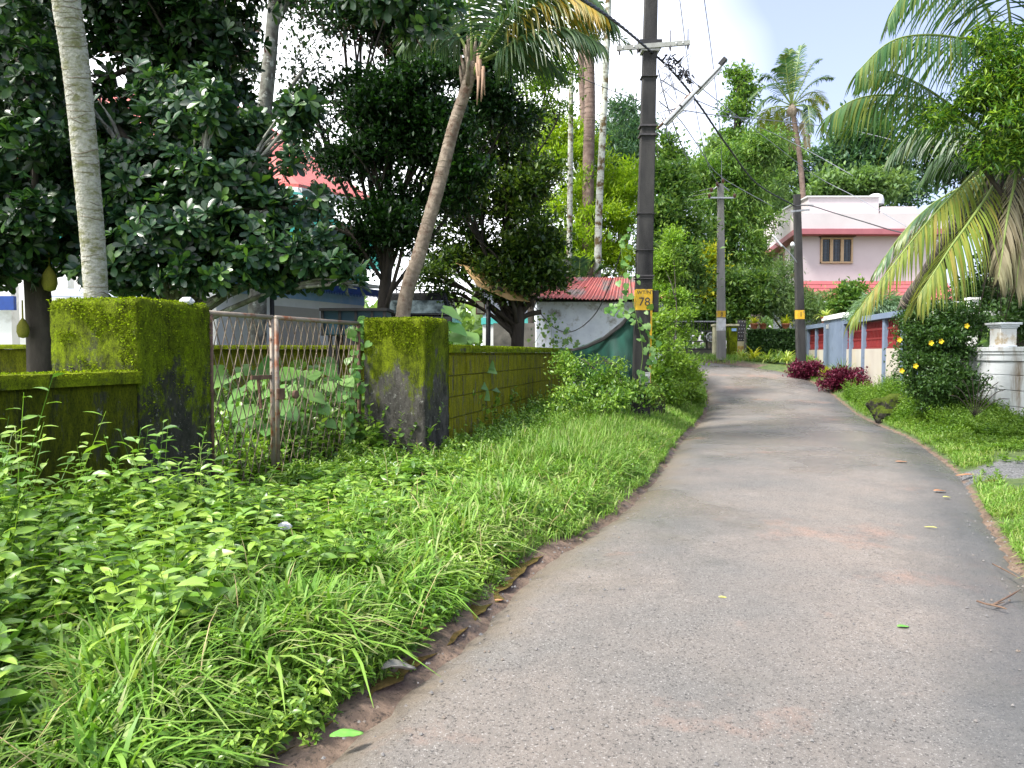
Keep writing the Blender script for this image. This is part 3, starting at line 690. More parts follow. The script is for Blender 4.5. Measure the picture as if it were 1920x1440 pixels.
# cross arm
ca = P(1156, 91, 14.85); cb = P(1294, 80, 14.85)
mb = MB(); mb.bar(ca, cb, .05, .085); arm = mb.build('crossarm', mat('painted_steel_arm', (.34, .35, .32), (.25, .25, .23), 8, .6), e)
mb = MB(); mb.box(at1(86, 0, 0), (.42, .32, .13)); mb.build('crossarm_clamp', M_BLK, e)
mb = MB(); mb.box(at1(97), (.34, .28, .05)); mb.build('white_band', M_WHP, e)
for t in (.04, .29, .73, .97):
    p = lerp(ca, cb, t); mb = MB(); mb.tube([p + up * -.13, p + up * -.02], [.01, .03], 8); mb.tube([p + up * -.04, p + up * .26], .010, 6); mb.build('insulator_pin', M_IRON, e)
for t in (.08, .235, .81, .90):
    p = lerp(ca, cb, t) + Vector((0, -.028, 0)); MB().tube([p, p + Vector((0, -.004, 0))], .018, 10).build('bolt_hole', M_WHITE, arm)
# street tube light
la, lb = P(1236, 238, 14.8), P(1357, 112, 14.5); ld = (lb - la).normalized()
lt = empty('tube_street_light', la, 'slim white tube street light slanting up from the pole numbered 78', 'street light')
mb = MB(); mb.tube([la - ld * .05, lerp(la, lb, .45)], .022, 8); mb.tube([lerp(la, lb, .40) + up * .03, lerp(la, lb, .52)], .02, 8); mb.build('bracket_arm', M_RUST, lt)
q0, q1 = lerp(la, lb, .04) + Vector((.03, -.06, -.02)), lerp(la, lb, .93) + Vector((.03, -.06, -.02))
mb = MB(); mb.bar(q0, q1, .10, .055); mb.build('housing', M_STEEL, lt, .008)
off = Vector((.03, 0, -.05)); mb = MB(); mb.tube([lerp(q0, q1, .03) + off, lerp(q0, q1, .5) + off], .022, 8); mb.tube([lerp(q0, q1, .55) + off, lerp(q0, q1, .97) + off], .022, 8)
mb.build('light_tube', M_WHITE, lt)
mb = MB(); mb.bar(lerp(la, lb, .90) + Vector((.03, -.06, 0)), lb + Vector((.02, -.06, 0)), .12, .08); mb.build('end_cap', M_BLK, lt, .008)
for t in (.30, .62): MB().bar(lerp(q0, q1, t) - ld * .015, lerp(q0, q1, t) + ld * .015, .115, .072).build('clip', M_BLK, lt)
mb = MB(); p = at1(570, .235, .0); mb.box(p + up * .05, (.11, .14, .42)); mb.build('meter_box', M_BLK, e, .01)
# pole 2 and 3
b2 = G(1352, 31); t2 = P(1351, 345, 31)
e2, ax2 = pole(b2, t2, .34, .22, .25, .18, M_POLEL, 'pale grey utility pole at the bend, with insulators and a yellow and white band', '8', (P(1352, 595, 31).z, P(1352, 583, 31).z), M_YEL,
    [(P(1352, 620, 31).z, P(1352, 597, 31).z, M_WHP, 'white_band')], numsz=.22)
tz = ax2(t2.z)
mb = MB(); p = P(1352, 372, 31); mb.bar(p + Vector((-.50, -.13, 0)), p + Vector((.50, -.13, 0)), .06, .06); mb.tube([P(1352, 352, 31) + Vector((-.35, -.1, -.1)), tz, P(1352, 352, 31) + Vector((.3, -.1, -.15))], .03, 6); mb.build('crossarm', M_STEEL, e2)
for x, py in ((-.5, 368), (.5, 368), (-.18, 346), (.05, 340), (-.42, 357)):
    c_ = P(1352, py, 31) + Vector((x, -.14, 0)); MB().lathe(c_, [(.02, -.1), (.06, -.08), (.045, -.04), (.075, -.02), (.05, .03), (.06, .05), (.02, .08)], 10).build('insulator', M_PORC, e2)
b3 = G(1502, 27.6); t3 = P(1494, 365, 27.6)
e3, ax3 = pole(b3, t3, .30, .22, .24, .18, M_POLE, 'dark weathered utility pole beside the blue wall, lamp arm reaching left', '1', (P(1500, 597, 27).z, P(1500, 580, 27).z), M_YEL, numsz=.24)
mb = MB(); p = P(1496, 396, 27); mb.bar(p + Vector((-.28, -.12, -.03)), p + Vector((.36, -.12, .03)), .05, .06); p = P(1496, 386, 27); mb.bar(p + Vector((.05, -.12, 0)), p + Vector((.5, -.12, 0)), .04, .04); mb.build('crossarm', M_STEEL, e3)
lt = empty('bulb_street_light', P(1494, 492, 27), 'thin white street lamp arm slanting up left from the dark pole by the pink house', 'street light')
mb = MB(); mb.tube(spline([P(1494, 492, 26.85), P(1482, 476, 26.8), P(1462, 455, 26.8), P(1448, 440, 26.8)], 10), .02, 6); mb.build('lamp_arm', M_STEEL, lt)
mb = MB(); mb.bar(P(1466, 462, 26.75), P(1449, 441, 26.75), .08, .06); mb.build('lamp_housing', M_WHITE, lt, .01)
MB().lathe(P(1486, 459, 26.8), [(.02, .10), (.06, .06), (.085, 0), (.07, -.05), (.02, -.07)], 12).build('bulb', M_WHITE, lt)
# cables
def cable(label, ctrl, r, m_=M_CAB, n_=24, group='wires between the utility poles', cat='cable', name='cable', braid=False):
    pts = spline([P(*c) for c in ctrl], n_); mb = MB()
    if braid:
        pts = spline([P(*c) for c in ctrl], 150)
        for ph in (0, 2.1, 4.2):
            mb.tube([p + Vector((math.cos(i * .9 + ph) * r * .55, math.sin(i * .9 + ph) * r * .55 * .4, math.sin(i * .9 + ph) * r * .55)) for i, p in enumerate(pts)], r * .55, 5)
    else: mb.tube(pts, r, 5)
    return tag(mb.build(name, m_), label, cat, group)
cable('thick black braided cable passing the crossarm of pole 78 and sagging to the far pole', [(1075, -12, 8.5), (1150, 38, 11), (1215, 92, 14.6), (1262, 135, 15.6), (1310, 195, 17.5), (1365, 275, 20.5), (1420, 345, 24), (1490, 386, 26.9)], .026, braid=True)
cable('black cable crossing in front of the pink house parapet', [(1492, 386, 26.85), (1520, 386, 26), (1560, 398, 25), (1620, 416, 23), (1690, 436, 20.5), (1760, 440, 18), (1900, 420, 15)], .018)
cable('thin grey cable slanting across the sky and above the pink roof', [(1272, 130, 15), (1340, 185, 18), (1440, 262, 24), (1530, 330, 26), (1610, 372, 25), (1700, 425, 22), (1800, 470, 19)], .010, M_CABL)
for lab, pts in (
    ('faint steep wire falling from the top edge behind the tube light', [(1274, -5, 20), (1295, 150, 24), (1325, 300, 29), (1350, 352, 31)]),
    ('faint wire falling from the top edge right of the tube light', [(1320, -5, 20), (1338, 130, 24), (1352, 270, 30), (1353, 345, 31)]),
    ('nearly level wire crossing the trunk of the far coconut palm', [(1277, 206, 16), (1360, 218, 20), (1470, 228, 24), (1600, 245, 26), (1760, 285, 24)]),
    ('wire sagging across the far vine clad tree', [(1240, 150, 15), (1300, 185, 19), (1370, 215, 25), (1450, 250, 28), (1520, 285, 28), (1600, 330, 27)]),
    ('thin wire fanning low right from pole 78 over the treetops', [(1236, 190, 15), (1275, 225, 18), (1310, 275, 22), (1350, 330, 26), (1450, 388, 27)]),
    ('slack looping wire hanging close to the right side of pole 78', [(1234, 130, 15), (1242, 165, 15), (1255, 210, 15.5), (1275, 265, 17), (1290, 300, 19)])):
    cable(lab, pts, .012, M_CABL)
for k, (y0, y1) in enumerate(((372, 352), (378, 360), (385, 370))):
    cable(('topmost', 'middle', 'lowest')[k] + ' of the three parallel wires reaching left from the pale pole', [(1180, y0 + 22, 36), (1250, y0, 33), (1338, y1, 31)], .009, M_WHP)
mb = MB()
for k in range(7):
    a = P(1237, 120 + k * 18, 14.85); pts = [a + Vector((RND.uniform(.0, .5) * s, RND.uniform(-.1, .1), RND.uniform(-.35, .35) * s)) for s in (0, .7, 1, 1.2, .6)]
    mb.tube(spline(pts, 14), .008, 4)
tag(mb.build('wire_tangle', M_CABL), 'tangle of loose thin wires sprouting from the right side of pole 78', 'wire tangle')
mb = MB()
for k in range(60):
    c_ = P(1250 + k * .75, 112 + k * .6 + RND.uniform(-12, 12), 15.3) + Vector((RND.uniform(-.05, .05), 0, 0)); mb.tube([c_, c_ + Vector((RND.uniform(-.12, .12), RND.uniform(-.05, .05), RND.uniform(-.12, .12)))], [.02, .012], 4)
tag(mb.build('vine_knot', M_BLK), 'black knot of dry vine and wire caught on the thick cable beside pole 78', 'cable knot')
cable('black cable drooping in a deep curve in front of the white shed wall', [(1002, 575, 22.5), (1040, 615, 22.4), (1075, 621, 22.3), (1115, 590, 21), (1145, 530, 19), (1165, 470, 17)], .014)
cable('black wire slanting down through the leaves above the leaning palm trunk', [(815, -5, 13), (880, 35, 13.5), (960, 80, 14), (1010, 110, 14.5), (1110, 155, 16), (1200, 190, 16)], .009)

# ------------------------------------------------------------------ shed, net, tarpaulin
M_SHEDW = mat('peeling_whitewash', (.74, .78, .85), (.60, .64, .72), 3, .9, .006, 30, dirt=(.22, .21, .18), dscale=2.2, dpos=(.52, .66))
M_TIN = mat('red_tin_roof', (.36, .11, .095), (.27, .07, .065), 2, .6, dirt=(.16, .13, .12), dscale=2.2, dpos=(.48, .62), stretch=(1, .4, 1))
M_SHADE = mat('shade_black', (.012, .012, .012), (.02, .02, .02), 3, .9)  # near-black standing in for eave shade and an unlit window
Ys = 23.5
e = empty('shed', (gx(1100, Ys), Ys, H(gx(1100, Ys), Ys)), 'small whitewashed shed with a corrugated red tin roof behind pole 78', 'shed')
xl, xr = gx(1006, Ys), gx(1243, Ys); zt = P(1100, 566, Ys).z; zb = 0.1
MB().prism([(xl, Ys), (xr, Ys), (xr, Ys + 2.6), (xl, Ys + 2.6)], zb, zt).build('wall', M_SHEDW, e)
MB().prism([(xl - .03, Ys - .03), (xr + .03, Ys - .03), (xr + .03, Ys + 2.63), (xl - .03, Ys + 2.63)], zt + .003, zt + .14).build('painted_eave_shadow', M_SHADE, e)  # added dark strip painting the shadow under the eave
ex0, ex1, ez = gx(978, Ys - .5), gx(1262, Ys - .5), P(1100, 560, Ys - .5).z; rz_ = P(1100, 520, Ys + 1.3).z; rx0, rx1 = gx(1040, Ys + 1.3), gx(1235, Ys + 1.3)
vs = []; K = 150
for i in range(K + 1):
    t = i / K; w = .028 * math.sin(t * 42 * 2 * math.pi)
    for j in range(5):
        s = j / 4; x = lerp(lerp(ex0, ex1, t), lerp(rx0, rx1, t), s); vs.append((x, lerp(Ys - .5, Ys + 1.3, s), lerp(ez, rz_, s) + w + .05 * math.sin(t * 9 + s * 2) * (1 - s) * .5))
    vs.append((lerp(rx0, rx1, t), Ys + 1.3, rz_ - .04 + w)); 
    vs.append((lerp(ex0, ex1, t), Ys + 3.1, ez + w))
fs = []
for i in range(K):
    for j in (0, 1, 2, 3, 5): fs.append((i * 7 + j, (i + 1) * 7 + j, (i + 1) * 7 + j + 1, i * 7 + j + 1))
MB().add(vs, fs, 0, False).build('roof', M_TIN, e)
# green shade net
m, n, b, o = nodes('green_net'); c = mixrgb(n, ramp(n, nzout(n, 3, 5, .6, (1, 1, .5)), [(.35, 0.), (.65, 1.)]), (.003, .028, .022), (.008, .07, .052)); n.links.new(c, b.inputs['Base Color']); b.inputs['Roughness'].default_value = .6
w_ = n.nodes.new('ShaderNodeTexWave'); w_.inputs['Scale'].default_value = 60; bump(n, b, w_.outputs[0], .004, .4); M_NET = m
def drape(top, bot, n_, k, fold, name, m_, parent, th=.01, fr=9):
    T_, B_ = spline(top, n_), spline(bot, n_); vs = []; fs = []
    for i in range(n_ + 1):
        for j in range(k + 1):
            s = j / k; p = lerp(T_[i], B_[i], s); f_ = fold * (math.sin(i / n_ * fr + s * 1.5) + .5 * math.sin(i / n_ * fr * 2.3 + s * 3)) * (.3 + s); vs.append(p + Vector((0, f_, mnoise.noise(p * 3) * .03)))
    for i in range(n_):
        for j in range(k): a = i * (k + 1) + j; fs.append((a, a + 1, a + k + 2, a + k + 1))
    mb = MB(); mb.add(vs, fs, 0, True); o_ = mb.build(name, m_, parent); s = o_.modifiers.new('solid', 'SOLIDIFY'); s.thickness = th; return o_
o_ = drape([P(1190, 572, 15.25), P(1160, 610, 15.6), P(1125, 634, 16), P(1072, 656, 16.6)], [P(1190, 760, 15.3), P(1160, 760, 15.5), P(1130, 748, 16), P(1096, 735, 16.6)], 50, 26, .10, 'shade_net', M_NET, None)
tag(o_, 'dark green shade net hanging in folds from pole 78 down over the wall end', 'net')
o_ = drape([P(1192, 574, 15.2), P(1160, 608, 15.52), P(1120, 637, 15.95), P(1070, 657, 16.5)], [P(1192, 584, 15.2), P(1160, 618, 15.5), P(1120, 645, 15.95), P(1070, 662, 16.5)], 30, 3, .01, 'net_hem', M_BLK, o_)

M_TARP = mat('tan_tarpaulin', (.42, .27, .11), (.32, .20, .08), 2.5, .7, .01, 6)
e = empty('tarpaulin_shelter', (gx(916, 20), 20, H(gx(916, 20), 20)), 'tan tarpaulin stretched under the dark trees on a black post', 'shelter')
vs = [P(838, 486, 20.5), P(870, 500, 19.5), P(895, 536, 19), P(955, 562, 19), P(1004, 567, 20), P(1000, 510, 22), P(930, 470, 22.5)]
mb = MB(); c_ = sum(vs, Vector()) / 7 + Vector((0, 0, .12)); mb.add(vs + [c_], [(i, (i + 1) % 7, 7) for i in range(7)], 0, True); o_ = mb.build('sheet', M_TARP, e)
s = o_.modifiers.new('solid', 'SOLIDIFY'); s.thickness = .01
MB().tube([G(914, 19.4), P(916, 562, 19.4)], .06, 8).build('post', M_BLK, e)

# ------------------------------------------------------------------ houses behind the left wall
M_RROOF = mat('red_roof_tiles', (.56, .13, .11), (.46, .10, .09), 1.5, .7, .01, 14, dirt=(.30, .12, .10), dscale=3)
M_TEAL = mat('teal_wall', (.01, .16, .15), (.015, .22, .20), 1.5, .8, dirt=(.005, .08, .08), dscale=1)
M_WH = mat('white_plaster', (.85, .85, .84), (.76, .76, .75), 1.5, .85, dirt=(.45, .43, .38), dscale=1.5, dpos=(.6, .8))
M_BEIGE = mat('beige_plaster', (.50, .46, .41), (.45, .41, .37), 1.5, .85)
M_NAVY = mat('blue_fascia', (.012, .06, .30), (.01, .045, .22), 4, .6)
M_LBLUE = mat('pale_blue_paint', (.25, .45, .78), (.35, .52, .8), 5, .7)
M_BRW = mat('brown_wood', (.07, .035, .022), (.10, .05, .03), 8, .6)
M_GLASS = mat('window_glass', (.02, .03, .04), (.03, .04, .05), 3, .12, spec=.6)
M_CURT = mat('pale_curtain', (.45, .46, .45), (.38, .40, .40), 8, .8)
M_GREYT = mat('grey_tin', (.40, .46, .58), (.32, .36, .44), 3, .5)
RL, RR_ = P(90, 200, 27), P(370, 143, 27); FL, FR, BR = P(-160, 300, 21), P(560, 345, 21), P(706, 377, 27.5)
e = empty('red_roof_house', (gx(400, 24), 24, 0), 'red roofed house with teal upper walls hidden behind the dark trees at left', 'house')
mb = MB(); th = Vector((0, 0, -.15)); mb.slab([FL, FR, RR_, RL], th); mb.slab([FR, BR, RR_], th); mb.build('roof', M_RROOF, e)
mb = MB(); mb.bar(FL + Vector((0, -.03, -.2)), FR + Vector((0, -.03, -.2)), .08, .2); mb.bar(FR + Vector((.05, 0, -.2)), BR + Vector((.05, 0, -.2)), .08, .2); mb.build('fascia', M_WH, e)
q = [(FL.x + .3, FL.y + .5), (FR.x - .4, FR.y + .5), (BR.x - .5, BR.y), (FL.x + .3, BR.y + 3)]
MB().prism(q, 4.0, FR.z - .25).build('upper_wall', M_TEAL, e)
q2 = [(x + (.02 if k in (0, 3) else -.02), y + (.02 if k < 2 else -.02)) for k, (x, y) in enumerate(q)]
MB().prism(q2, -.1, 3.99).build('lower_wall', M_WH, e)
for k in range(4):
    x = lerp(FL.x, FR.x, .25 + .2 * k); w_ = MB().box((x, FL.y + .49, 5.2), (1.2, .05, 1.3)).build('window', M_BRW, e)
    MB().box((x - .28, FL.y + .46, 5.2), (.48, .02, 1.1)).box((x + .28, FL.y + .46, 5.2), (.48, .02, 1.1)).build('pane', M_GLASS, w_)
# net hung from teal wall (deep green cloth) right side
o_ = drape([P(470, 372, 20), P(560, 360, 20), P(640, 420, 20), P(722, 470, 20)], [P(470, 500, 20), P(560, 498, 20), P(640, 492, 20), P(722, 512, 20)], 30, 12, .08, 'shade_net', M_TEAL, None)
tag(o_, 'teal shade cloth spread under the red roof eave behind the trees', 'net')
# blue fringed bungalow
fa, fb = P(440, 505, 15.6), P(716, 545, 20.6)
e = empty('bungalow', (-3.2, 18, 0), 'white bungalow with a scalloped blue fringe under its eave, above the gate', 'house')
d = Vector((fb.x - fa.x, fb.y - fa.y, 0)); L = d.length; d.normalize(); nn_ = Vector((d.y, -d.x, 0)); bk = -nn_
A_, B_ = Vector((fa.x, fa.y, 0)), Vector((fb.x, fb.y, 0)); wa, wb = A_ + bk * .5, B_ + bk * .5
MB().prism([tuple(wa.to_2d()), tuple((wb - d * .1).to_2d()), tuple((wb - d * .1 + bk * 5).to_2d()), tuple((wa + bk * 5).to_2d())], -.1, fa.z + .02).build('wall', M_WH, e)
mb = MB(); K = 84
for k in range(K):
    x0, x1_ = L * k / K, L * (k + 1) / K; a, b_ = A_ + d * x0, A_ + d * x1_; z = fa.z
    mb.add([a + up * (z - .02), b_ + up * (z - .02), b_ + up * (z - .17), lerp(a, b_, .5) + up * (z - .27), a + up * (z - .17)], [(0, 1, 2, 3, 4)])
o_ = mb.build('fringe', M_NAVY, e); s = o_.modifiers.new('solid', 'SOLIDIFY'); s.thickness = .012
MB().slab([A_ + up * (fa.z + .02), B_ + up * (fa.z + .02), B_ + bk * 5.5 + up * (fa.z + .3), A_ + bk * 5.5 + up * (fa.z + .3)], (0, 0, .09)).build('roof', M_WH, e)
mb = MB(); mb.slab([wa + nn_ * .004 + up * (fa.z - .42), wb - d * .1 + nn_ * .004 + up * (fa.z - .42), wb - d * .1 + nn_ * .004 + up * (fa.z - .05), wa + nn_ * .004 + up * (fa.z - .05)], nn_ * .012); mb.build('pale_blue_band', M_LBLUE, e)
bp = lambda t, z, o_=.02: lerp(wa, wb, t) + nn_ * o_ + up * z
MB().slab([bp(.30, 0), bp(.62, 0), bp(.62, 2.62), bp(.30, 2.62)], nn_ * .01).build('beige_panel', M_BEIGE, e)
rw = math.atan2(-d.x, d.y)
w_ = MB().box(bp(.845, 1.95, .03), (.07, .85, 1.35), rz=rw).build('window', M_BRW, e)
MB().box(bp(.815, 1.95, .07), (.02, .28, 1.15), rz=rw).box(bp(.875, 1.95, .07), (.02, .28, 1.15), rz=rw).build('pane', M_CURT, w_)
mb = MB(); mb.tube([A_ + d * 1.1 + up * 0, A_ + d * 1.1 + up * fa.z], .05, 8); mb.build('veranda_post', M_BLK, e)
pa, pb_ = P(500, 500, 19.5), P(705, 503, 21.5)
mb = MB()
for t in (0, .2, .4, .6, .8, 1): p = lerp(pa, pb_, t); mb.bar(p + up * -.2, p + up * .05, .04)
mb.bar(pa + up * .05, pb_ + up * .05, .05); mb.build('roof_railing', M_BLK, e)
# left white veranda glimpsed beside the near palm
e = empty('veranda_house', (gx(150, 17), 17, 0), 'white veranda with blue band and pale tin canopy, glimpsed left of the near palm trunk', 'house')
x0, x1_ = gx(-120, 17), gx(430, 17)
MB().prism([(x0, 17.6), (x1_, 17.6), (x1_, 19), (x0, 19)], -.1, P(100, 440, 17).z).build('back_wall', M_WH, e)
for px in (-60, 20, 125, 215, 330, 410): MB().box((gx(px, 17), 17, 1.6), (.28, .28, 3.4)).build('column', M_WH, e)
MB().box(((x0 + x1_) / 2, 16.95, P(100, 491, 17).z), (x1_ - x0, .1, .16)).build('blue_band', M_NAVY, e)
MB().box(((x0 + x1_) / 2, 16.98, P(100, 503, 17).z), (x1_ - x0, .12, .1)).build('beam', M_WH, e)
MB().box(((x0 + gx(48, 17)) / 2, 16.7, P(100, 570, 17).z), (gx(48, 17) - x0, .1, .30)).build('blue_band', M_NAVY, e)
q = [P(96, 557, 15.5), P(300, 560, 15.5), P(286, 545, 16.8), P(106, 544, 16.8)]
MB().slab(q, (0, 0, .03)).build('tin_canopy', M_GREYT, e)
for k in range(3): MB().box((gx(90 + k * 130, 17), 17.56, 1.9), (1.0, .06, 1.5)).build('window', M_BRW, e)
# ribbed dark container and jeep-like truck
M_CONT = mat('dark_blue_sheet', (.012, .05, .075), (.02, .07, .10), 2, .45, .01, 8)
e = empty('container', (gx(665, 13.6), 13.9, 0), 'dark blue ribbed metal container directly above the gate top rail', 'container')
x0, x1_ = gx(606, 13.6), gx(722, 13.6); z1 = P(660, 582, 13.6).z; z0 = P(660, 628, 13.6).z
MB().prism([(x0, 13.6), (x1_, 13.6), (x1_, 14.35), (x0, 14.35)], z0, z1).build('tank', M_CONT, e, .01)
mb = MB()
for t in (0, .28, .54, .8, 1): mb.box((lerp(x0, x1_, t), 13.585, (z0 + z1) / 2), (.045, .05, z1 - z0 + .03))
mb.box(((x0 + x1_) / 2, 13.97, z1 + .015), (x1_ - x0 + .1, .85, .05)); mb.build('rib_frame', M_BLK, e)
mb = MB()
for t in (.1, .9): 
    for yy in (13.7, 14.25): mb.bar((lerp(x0, x1_, t), yy, 0), (lerp(x0, x1_, t), yy, z0), .06)
mb.build('stand', M_BLK, e)
M_CAR = mat('black_car_paint', (.012, .014, .016), (.02, .02, .022), 2, .25, spec=.6)
Yt = 19; e = empty('truck', (gx(785, Yt), Yt + 1.5, 0), 'black high roofed truck with roof rack parked behind the leaning palm', 'truck')
cx = gx(785, Yt); w = .92; zt = P(785, 547, Yt).z; zm = P(785, 572, Yt).z
mb = MB(); mb.prism([(cx - w, Yt), (cx + w * .9, Yt), (cx + w * .9, Yt + 3.6), (cx - w, Yt + 3.6)], .6, zm - .25)
mb.slab([(cx - w, Yt, zm - .25), (cx + w * .9, Yt, zm - .25), (cx + w * .72, Yt + .25, zt), (cx - w * .82, Yt + .25, zt)], (0, 2.6, 0)); mb.build('body', M_CAR, e, .04)
MB().slab([(cx - w * .85, Yt - .005, zm - .2), (cx + w * .75, Yt - .005, zm - .2), (cx + w * .66, Yt + .10, zm + .12), (cx - w * .74, Yt + .10, zm + .12)], (0, -.01, 0)).build('windscreen', mat('painted_reflection_glass', (.30, .38, .40), (.02, .03, .03), 3, .1), e)  # pale patches in the glass colour imitate a reflection
mb = MB(); 
for x in (-.6, 0, .5): mb.bar((cx + x, Yt + .4, zt), (cx + x, Yt + .4, zt + .16), .03)
mb.bar((cx - .7, Yt + .4, zt + .16), (cx + .6, Yt + .4, zt + .16), .03); mb.bar((cx - .7, Yt + 1.8, zt + .16), (cx + .6, Yt + 1.8, zt + .16), .03); mb.bar((cx - .7, Yt + .4, zt + .16), (cx - .7, Yt + 1.8, zt + .16), .03); mb.bar((cx + .6, Yt + .4, zt + .16), (cx + .6, Yt + 1.8, zt + .16), .03)
mb.build('roof_rack', M_BLK, e)
for sx in (-w + .1, w * .9 - .1):
    for yy in (.7, 3.0): MB().tube([(cx + sx - .1, Yt + yy, .38), (cx + sx + .1, Yt + yy, .38)], .38, 16).build('wheel', M_BLK, e)
# second pale house with turquoise plinth and grey compound wall
M_TURQ = mat('turquoise_paint', (.08, .50, .48), (.12, .56, .52), 3, .7)
M_LILAC = mat('pale_lilac_plaster', (.60, .62, .72), (.54, .56, .66), 3, .85, dirt=(.4, .4, .42), dscale=2)
Yh = 28; e = empty('lilac_house', (gx(980, Yh), Yh, .9), 'pale lilac house with turquoise plinth seen under the tan tarpaulin', 'house')
x0, x1_ = gx(905, Yh), gx(1030, Yh); z1, zc_, z0 = P(0, 540, Yh).z, P(0, 596, Yh).z, P(0, 608, Yh).z
MB().prism([(x0, Yh), (x1_, Yh), (x1_, Yh + 5), (x0, Yh + 5)], zc_ + .002, z1).build('wall', M_LILAC, e)
MB().prism([(x0 - .05, Yh - .05), (x1_ + .05, Yh - .05), (x1_ + .05, Yh + 5), (x0 - .05, Yh + 5)], z0, zc_).build('plinth', M_TURQ, e)
MB().prism([(x0, Yh), (x1_, Yh), (x1_, Yh + 5), (x0, Yh + 5)], .3, z0 - .002).build('base_wall', M_WH, e)
MB().box(((x0 + x1_) / 2, Yh + 2.4, z1 + .1), (x1_ - x0 + .6, 5.6, .16)).build('roof_slab', M_WH, e)
w_ = MB().box((gx(903 + 47, Yh) - .95, Yh - .01, P(0, 577, Yh).z), (.34, .05, .50)).build('window', M_BRW, e)
MB().box((gx(903 + 47, Yh) - .95, Yh - .04, P(0, 577, Yh).z), (.26, .02, .40)).build('pane', mat('dull_pane', (.20, .20, .15), (.12, .12, .10), 6, .3), w_)
M_CMP = mat('grey_compound_plaster', (.10, .095, .085), (.17, .16, .14), 2, .9, .01, 20, dirt=(.05, .05, .045), dscale=2)
e = MB().prism([(gx(925, 25), 25), (gx(1035, 25), 25), (gx(1035, 25), 25.2), (gx(925, 25), 25.2)], .1, P(0, 606, 25).z).build('compound_wall', M_CMP); tag(e, 'dark grey plastered compound wall below the lilac house', 'wall')

# ------------------------------------------------------------------ pink house
M_PINK = mat('pink_plaster', (.56, .48, .50), (.52, .44, .46), .8, .85, dirt=(.42, .35, .35), dscale=1.2, dpos=(.6, .85))
M_PWHITE = mat('rose_white_plaster', (.54, .49, .50), (.49, .44, .45), .8, .85, dirt=(.38, .33, .32), dscale=1.2, dpos=(.62, .85))
M_BAND = mat('rose_band', (.36, .12, .14), (.31, .10, .12), 2, .7)
M_PROOF = mat('rose_roof_tiles', (.40, .10, .11), (.33, .08, .09), 2, .6)
M_OAK = mat('light_wood_frame', (.46, .32, .20), (.40, .27, .16), 6, .6)
Yp = 42; Z = lambda py, Y=Yp: P(0, py, Y).z; X = lambda px, Y=Yp: P(px, 450, Y).x
e = empty('pink_house', (X(1600), Yp, 1.2), 'two storey pale pink house with rose bands and three pane window', 'house')
xa, xb = X(1502), X(1775); xk = X(1440, 52)
MB().prism([(xa, Yp), (xb, Yp), (xb, Yp + 9), (xk, Yp + 9)], Z(560), Z(443)).build('upper_wall', M_PINK, e)
MB().prism([(xa + .05, Yp + 1.2), (xb - .05, Yp + 1.2), (xb - .05, Yp + 8.9), (xk + .05, Yp + 8.9)], .8, Z(560) - .003).build('lower_wall', mat('painted_porch_shade', (.20, .21, .23), (.15, .16, .18), 1, .8), e)  # dark grey puts the porch shade into the wall colour
xe, ye = X(1490, 41.2), 41.2; xke = X(1432, 51)
eav = [(xe, ye), (xb + .4, ye), (xb + .4, Yp + 9.5), (xke, Yp + 9)]
MB().prism(eav, Z(443) + .003, Z(433)).build('eave_slab', M_BAND, e)
par = [(xe + .12, ye + .12), (xb + .2, ye + .12), (xb + .2, Yp + 9.2), (xke + .15, Yp + 8.8)]
MB().prism(par, Z(433) + .003, Z(404)).build('parapet', M_PWHITE, e)
x1_, x2_ = X(1509, 43), X(1640, 43)
MB().prism([(x1_, 42.6), (x2_, 42.6), (x2_, 50), (x1_, 50)], Z(404) + .003, Z(373, 43)).build('roof_room', M_PWHITE, e)
MB().prism([(x1_ - .1, 42.5), (x2_ + .08, 42.5), (x2_ + .08, 50.1), (x1_ - .1, 50.1)], Z(373, 43) + .003, Z(371, 43) + .02).build('roof_cap', M_WHITE, e)
x3_ = X(1706, 43); MB().prism([(x2_ + .1, 42.4), (x3_, 42.4), (x3_, 50), (x2_ + .1, 50)], Z(404) + .003, Z(391, 43)).build('roof_room', M_PWHITE, e)
mb = MB(); mb.lathe((X(1640, 44), 44, Z(374, 44)), [(.45, -.3), (.45, .0), (.38, .2), (.2, .3), (.03, .33)], 18); mb.build('water_tank', M_WHITE, e)
mb = MB(); mb.box((X(1567), 42.55, Z(403.5)), (1.05, .3, .05)); mb.box((X(1652), 42.35, Z(420)), (1.0, 1.0, .05)); mb.build('ledge', M_BAND, e)
MB().box((X(1655), 42.0, Z(428)), (1.9, .6, .25)).build('ledge', M_PWHITE, e)
